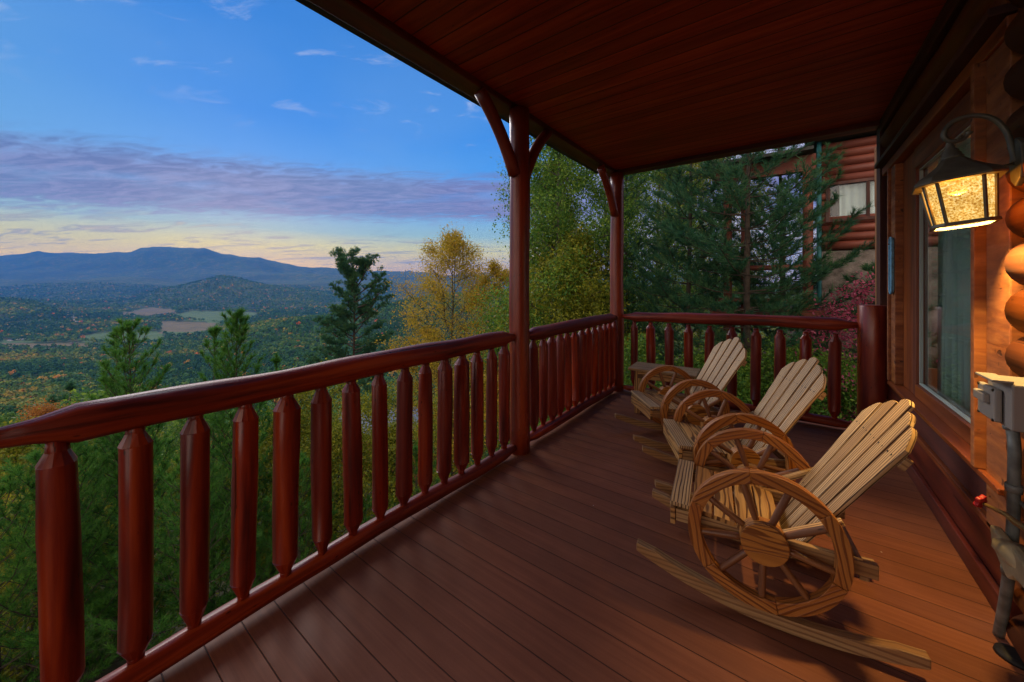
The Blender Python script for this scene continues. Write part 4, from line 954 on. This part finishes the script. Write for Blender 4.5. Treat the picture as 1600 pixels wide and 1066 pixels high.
# side table
t=empty('side_table',(-1.12,4.36,0),R(4)); tag(t,'small rustic wooden side table in the far corner behind the rearmost chair','table')
mb=MB()
for i in range(3): mb.board((0,-.135+.135*i,.50),(1,0,0),(0,1,0),(0,0,1),.70,.130,.024)
mb.build('table_top',M['slat'],t,bevel=.003)
for sx in (-1,1):
    for sy in (-1,1):
        mb=MB(); mb.board((sx*.26,sy*.14,.244),(0,0,1),(1,0,0),(0,1,0),.488,.06,.03); mb.build('leg',M['seat'],t,bevel=.003)
mb=MB(); mb.board((0,-.162,.44),(1,0,0),(0,0,1),(0,1,0),.50,.08,.02); mb.build('apron',M['seat'],t,bevel=.003)
mb=MB(); mb.board((0,.162,.44),(1,0,0),(0,0,1),(0,1,0),.50,.08,.02); mb.build('apron',M['seat'],t,bevel=.003)
mb=MB()
for i in range(3): mb.board((0,-.095+.095*i,.20),(1,0,0),(0,1,0),(0,0,1),.50,.09,.02)
mb.build('shelf',M['seat'],t,bevel=.003)
#==================================================================== WALL LANTERN
LP=Vector((.56,2.31,1.805)); lan=empty('wall_lantern',(.705,2.36,1.93)); tag(lan,'lit bronze wall lantern with seeded amber glass on a curled arm','lantern')
body=empty('lantern_body'); body.parent=lan; body.location=LP-Vector(lan.location)
# hangs tilted: bottom swings to the right of the view
view=Vector((LP.x,LP.y,0)).normalized(); body.rotation_mode='QUATERNION'
from mathutils import Quaternion
body.scale=(.94,.94,.96); body.rotation_quaternion=Quaternion(view,R(-6))@Quaternion(Vector((0,0,1)),math.atan2(view.y,view.x)-R(84))
def octo(r,ch_):  # chamfered square ring (half width r, chamfer ch_)
    return [(r,-r+ch_),(r,r-ch_),(r-ch_,r),(-r+ch_,r),(-r,r-ch_),(-r,-r+ch_),(-r+ch_,-r),(r-ch_,-r)]
def ring(mb,prof,chf=.28):
    b=len(mb.v)
    for r_,z in prof:
        for x,y in octo(r_,r_*chf*1.3): mb.v.append((x,y,z))
    for i in range(len(prof)-1):
        for k in range(8):
            k2=(k+1)%8; mb.face((b+i*8+k,b+i*8+k2,b+i*8+8+k2,b+i*8+8+k),[(0,0)]*4)
RT,RB,ZT,ZB=.100,.084,.072,-.100
mb=MB(); ring(mb,[(.094,.070),(.128,.070),(.130,.078),(.114,.100),(.080,.126),(.054,.150),(.034,.176),(.028,.182)]); mb.build('lantern_roof',M['bronze'],body,bevel=.002)
mb=MB(); mb.tube([(0,0,z) for z in (.178,.188,.194,.202,.208,.216,.224,.238,.252,.264)],[.034,.036,.030,.031,.024,.025,.016,.014,.010,.008],20); mb.build('finial',M['bronze'],body)
mb=MB(); ring(mb,[(.084,-.100),(.094,-.100),(.096,-.112),(.080,-.114),(.080,-.100),(.084,-.100)]); mb.build('bottom_frame',M['bronze'],body)
o8t=octo(RT,RT*.364); o8b=octo(RB,RB*.364)
for k in range(8):
    mb=MB(); mb.tube([(o8t[k][0],o8t[k][1],ZT),(o8b[k][0],o8b[k][1],ZB)],.0062,4,smooth=False); mb.build('frame_bar',M['bronze'],body)
for k in range(8):
    k2=(k+1)%8; a,b_,c,d=o8b[k],o8b[k2],o8t[k2],o8t[k]; mb=MB(); s_=.97
    mb.v=[(a[0]*s_,a[1]*s_,ZB),(b_[0]*s_,b_[1]*s_,ZB),(c[0]*s_,c[1]*s_,ZT),(d[0]*s_,d[1]*s_,ZT)]; mb.face((0,1,2,3),[(0,0),(1,0),(1,1),(0,1)])
    o=mb.build('glass_pane',M['lampglass'],body); so=o.modifiers.new('thick','SOLIDIFY'); so.thickness=.003
bulb=bpy.data.objects.new('bulb_light',bpy.data.lights.new('bulb_light','POINT')); COL.objects.link(bulb); bulb.parent=body; bulb.location=(0,0,.01)
bulb.data.energy=82; bulb.data.color=(1,.64,.20); bulb.data.shadow_soft_size=.03
mb=MB(); mb.tube([(0,0,z) for z in (.022,.026,.034,.046,.056,.064,.075)],[.006,.018,.027,.030,.024,.014,.012],16); bo=mb.build('bulb',M['bulb'],body)
# arm and plate (world coordinates relative to lan)
base_=Vector(lan.location)
def rel(p): return Vector(p)-base_
top_=LP+Vector((-.02*0,0,.225))
arm=[(.70,2.30,1.93),(.695,2.31,1.985),(.685,2.315,2.05),(.66,2.318,2.105),(.625,2.318,2.135),(.585,2.316,2.142),(.545,2.312,2.13),(.522,2.31,2.10),(.52,2.31,2.072),(.535,2.31,2.052),(.555,2.31,2.048),(.575,2.31,2.056),(.588,2.31,2.078)]
def smoothpath(p,k=4):
    p=[Vector(q) for q in p]; out=[]
    for i in range(len(p)-1):
        a=p[max(i-1,0)];b=p[i];c=p[i+1];d=p[min(i+2,len(p)-1)]
        for j in range(k):
            t=j/k; out.append(.5*((2*b)+(c-a)*t+(2*a-5*b+4*c-d)*t*t+(3*b-a-3*c+d)*t**3))
    out.append(p[-1]); return out
mb=MB(); sp=smoothpath([rel(p) for p in arm]); mb.tube(sp,[.0095]*(len(sp)-6)+[.0088,.008,.0075,.008,.011,.012],12); mb.build('arm',M['bronze'],lan)
mb=MB(); mb.tube([rel((.70,2.305,1.925)),rel((.62,2.312,1.915)),rel((.575,2.312,1.945)),rel((.56,2.31,1.96))],[.005,.004,.004,.004],8); mb.build('stay',M['bronze'],lan)
mb=MB(); hk=smoothpath([rel((.555,2.31,2.05)),rel((.562,2.302,2.06)),rel((.568,2.31,2.066)),rel((.562,2.318,2.055)),rel((.557,2.31,2.045))],3); mb.tube(hk,.004,8); mb.build('hook',M['bronze'],lan)
mb=MB()
pl_=[(math.cos(t)*.052,math.sin(t)*.095) for t in np.linspace(0,2*math.pi,9)[:-1]]
mb.prism(pl_,rel((.708,2.30,1.93)),(0,1,0),(0,0,1),(1,0,0),.018); mb.build('back_plate',M['bronze'],lan,bevel=.004)
#==================================================================== WALL FITTINGS
o=empty('outlet_box',(.66,2.19,1.02)); tag(o,'grey weatherproof outlet box with hinged cover on the log wall','outlet box')
mb=MB(); mb.box((-.035,-.11,-.075),(.06,.085,.088),'z'); mb.build('housing',M['plastic'],o,bevel=.006)
mb=MB(); mb.board((-.048,.02,-.005),(0,0,1),(0,1,0),(1,0,0),.120,.150,.020); mb.build('cover',M['plastic'],o,bevel=.006)
mb=MB(); mb.box((-.075,-.02,-.005),(-.056,.075,.030),'y'); mb.build('hinge',M['plastic'],o,bevel=.005)
for yy,zz_ in ((-.045,.05),(-.045,-.06),(.08,.05),(.08,-.06)):
    mb=MB(); mb.tube([(-.057,yy,zz_),(-.061,yy,zz_)],[.006,.005],10); mb.build('screw',M['screw'],o)
mb=MB(); mb.board((-.052,-.03,.094),(0,1,0),(1,0,0),(0,0,1),.15,.05,.010); mb.build('drip_lip',M['plastic'],o,bevel=.003)
o=empty('conduit',(.70,2.44,0)); tag(o,'bent grey-painted conduit running down the wall to the deck','pipe')
w0=Vector((.70,2.44,0)); pp=smoothpath([Vector(p)-w0 for p in [(.665,2.235,.95),(.672,2.225,.90),(.668,2.20,.84),(.668,2.205,.72),(.67,2.215,.60),(.672,2.24,.45),(.678,2.27,.38),(.69,2.35,.20),(.70,2.44,0.0)]],4)
mb=MB(); mb.tube(pp,.0165,14); mb.build('pipe',M['pipe'],o)
for i in (2,12,24): 
    p=pp[i]; q=pp[i+1]; mb=MB(); mb.tube([p,p.lerp(q,.45),q],[.021,.022,.021],14); mb.build('coupling',M['pipe'],o)
mb=MB(); mb.board((-.02,-.25,.66),(0,1,0),(0,0,1),(1,0,0),.07,.016,.004); mb.build('strap',M['pipe'],o)
o=empty('garden_tap',(.70,2.05,.635)); tag(o,'brass garden tap with red handle sticking out by the conduit','tap')
dr=Vector((-.33,.33,.02)); dn=dr.normalized()
mb=MB(); mb.tube([Vector((.02,-.16,-.02)),Vector((-.07,.02,.0)),Vector((-.08,.06,.004)),Vector((-.12,.10,.008))],[.011,.011,.008,.006],12); mb.build('spout',M['brass'],o)
mb=MB(); c=Vector((-.125,.105,.012)); ax=Vector((-.7,.6,.25)).normalized()
_,aa,bb=frame(np.array([tuple(ax)])); aa=Vector(aa[0]);bb=Vector(bb[0]); n=30
mb.prism([(math.cos(2*math.pi*i/n)*(.024+.004*math.cos(5*2*math.pi*i/n)),math.sin(2*math.pi*i/n)*(.024+.004*math.cos(5*2*math.pi*i/n))) for i in range(n)],c,aa,bb,ax,.014); mb.build('handle',M['red'],o,bevel=.003)
o=empty('conduit_cover',(.66,2.10,.49)); tag(o,'torn cream-coloured cover wrapped round the conduit below the tap','cover')
mb=MB(); mb.prism([(-.16,.05),(-.05,.045),(.0,.06),(.12,.045),(.13,-.03),(.02,-.04),(-.02,-.075),(-.09,-.045),(-.14,-.02)],(-.02,.0,-.01),(0,-1,0),(0,0,1),(-1,0,0),.03); mb.build('flap',M['cream'],o,bevel=.008)
mb=MB(); mb.tube([(0,.10,-.03),(-.01,.05,.0),(-.01,0,.01),(0,-.06,0)],[.03,.045,.045,.03],12,wob=.15); mb.build('wrap',M['cream'],o)
o=empty('rubber_ring',(.70,2.36,0)); tag(o,'dark round rubber boot on the deck beside the foot of the conduit','ring')
mb=MB(); mb.tube([(.01,-.03,.0),(.01,-.03,.012),(.01,-.03,.02)],[.055,.052,.03],24); mb.build('boot',M['black'],o)
pq=empty('wall_plaque',(.716,4.515,1.62)); tag(pq,'narrow pale blue rope-edged plaque hanging on the window casing','plaque')
mb=MB(); n=24; outl=[(math.cos(t)*.052,math.sin(t)*.052+(.19 if math.sin(t)>=0 else -.19)) for t in np.linspace(0,2*math.pi,n+1)[:-1]]
mb.prism(outl,(0,0,0),(0,1,0),(0,0,1),(1,0,0),.012); mb.build('panel',M['blue'],pq,bevel=.003)
mb=MB(); lp=[Vector((-.008,x,z)) for x,z in outl]; lp.append(lp[0]); rr=[]
dense=[]; 
for i in range(len(lp)-1):
    k=max(1,int((lp[i+1]-lp[i]).length/.008))
    for j in range(k): dense.append(lp[i].lerp(lp[i+1],j/k))
mb.tube(dense,[.006+.002*(i%2) for i in range(len(dense))],8); mb.build('rope_edge',M['blue'],pq)
#==================================================================== NEIGHBOURING CABIN
NY=12.2; nb=empty('neighbour_cabin',(2.5,NY,-1.0)); tag(nb,'red-brown log cabin with curtained window seen behind the pines','cabin')
zz=2.42; k=0
def nlog(x0,x1,z,y=NY):
    mb=MB(); n=5; mb.tube([(x0+(x1-x0)*i/n,y,z) for i in range(n+1)],[.112]*(n+1),14,wob=.01,ref=(0,0,1)); mb.build('wall_log',M['nlog'],nb,world=True)
while zz<4.97:
    if 3.05<zz<3.9:
        nlog(.67,.77,zz); nlog(2.30,6,zz)
    else: nlog(.67,6,zz)
    zz+=.205
mb=MB(); mb.box((.70,NY+.08,-1.5),(6,NY+.3,5.02),'z'); mb.build('wall_core',M['interior'],nb,world=True)
mb=MB(); mb.box((.68,NY-.06,-1.6),(6,NY+.02,2.28),'x'); mb.build('foundation',M['stone'],nb,world=True)
wn=MB(); 
for a,b_ in (((.75,NY-.13,3.0),(.83,NY-.02,3.98)),((2.23,NY-.13,3.0),(2.31,NY-.02,3.98)),((.832,NY-.13,3.0),(2.228,NY-.02,3.07)),((.832,NY-.13,3.91),(2.228,NY-.02,3.98)),((1.49,NY-.12,3.072),(1.55,NY-.03,3.908))): wn.box(a,b_,'z')
nw=wn.build('window',M['trimdark'],nb,world=True)
mb=MB()
b=0; xs=np.linspace(1.02,2.21,61)
for i,x in enumerate(xs):
    for z in (3.08,3.90): mb.v.append((x,NY+.03+.02*math.sin(i*.8),z))
for i in range(60): mb.face((2*i,2*i+1,2*i+3,2*i+2),[(0,0)]*4,True)
c_=mb.build('window_curtain',M['curtainw'],nb,world=True)
mb=MB(); mb.box((.84,NY-.06,3.075),(2.22,NY-.05,3.905),'x'); mb.build('window_pane',M['glass'],nb,world=True)
mb=MB(); mb.box((.35,NY-.35,5.03),(6.5,NY+3,5.10),'x'); mb.build('roof',M['nroof'],nb,world=True)
mb=MB(); mb.tube([(.62,NY-.12,5.02),(.62,NY-.12,-1.2)],.05,10); mb.build('downspout',M['teal'],nb,world=True)
mb=MB(); mb.box((-1.7,NY-.2,4.35),(.56,NY-.0,4.75),'x'); mb.build('porch_beam',M['nlog'],nb,world=True)
mb=MB(); mb.box((-1.9,NY-.6,4.76),(.5,NY+1.5,4.84),'x'); mb.build('porch_roof',M['nroof'],nb,world=True)
for x in (-1.38,-.95,.40):
    mb=MB(); mb.tube([(x,NY-.1,-1.5),(x,NY-.1,1.5),(x,NY-.1,4.35)],.11,14,wob=.01); mb.build('porch_post',M['nlog'],nb,world=True)
mb=MB()
for z in (1.0,1.9): mb.tube([(-1.7,NY-.1,z),(.55,NY-.1,z)],.07,10)
mb.build('porch_rail',M['nlog'],nb,world=True)
mb=MB(); mb.box((-1.8,NY-.3,.6),(.9,NY+2,.8),'x'); mb.build('porch_floor',M['nlog'],nb,world=True)
#==================================================================== HAZE
mb=MB(); mb.box((-14300,-4200,-300),(6200,14300,960)); hz=mb.build('haze',M['white']); tag(hz,kind='stuff')
hz['label']='thin blue evening haze over the valley'; hz['category']='haze'
m=bpy.data.materials.new('haze_air'); m.use_nodes=True; n=NT(m.node_tree); n.n.clear(); o=n.new('ShaderNodeOutputMaterial'); pv=n.new('ShaderNodeVolumePrincipled')
pv.inputs['Color'].default_value=(.06,.32,1,1); pv.inputs['Density'].default_value=.75e-4; pv.inputs['Anisotropy'].default_value=.0
n.l.new(pv.outputs[0],o.inputs['Volume']); hz.data.materials.clear(); hz.data.materials.append(m)
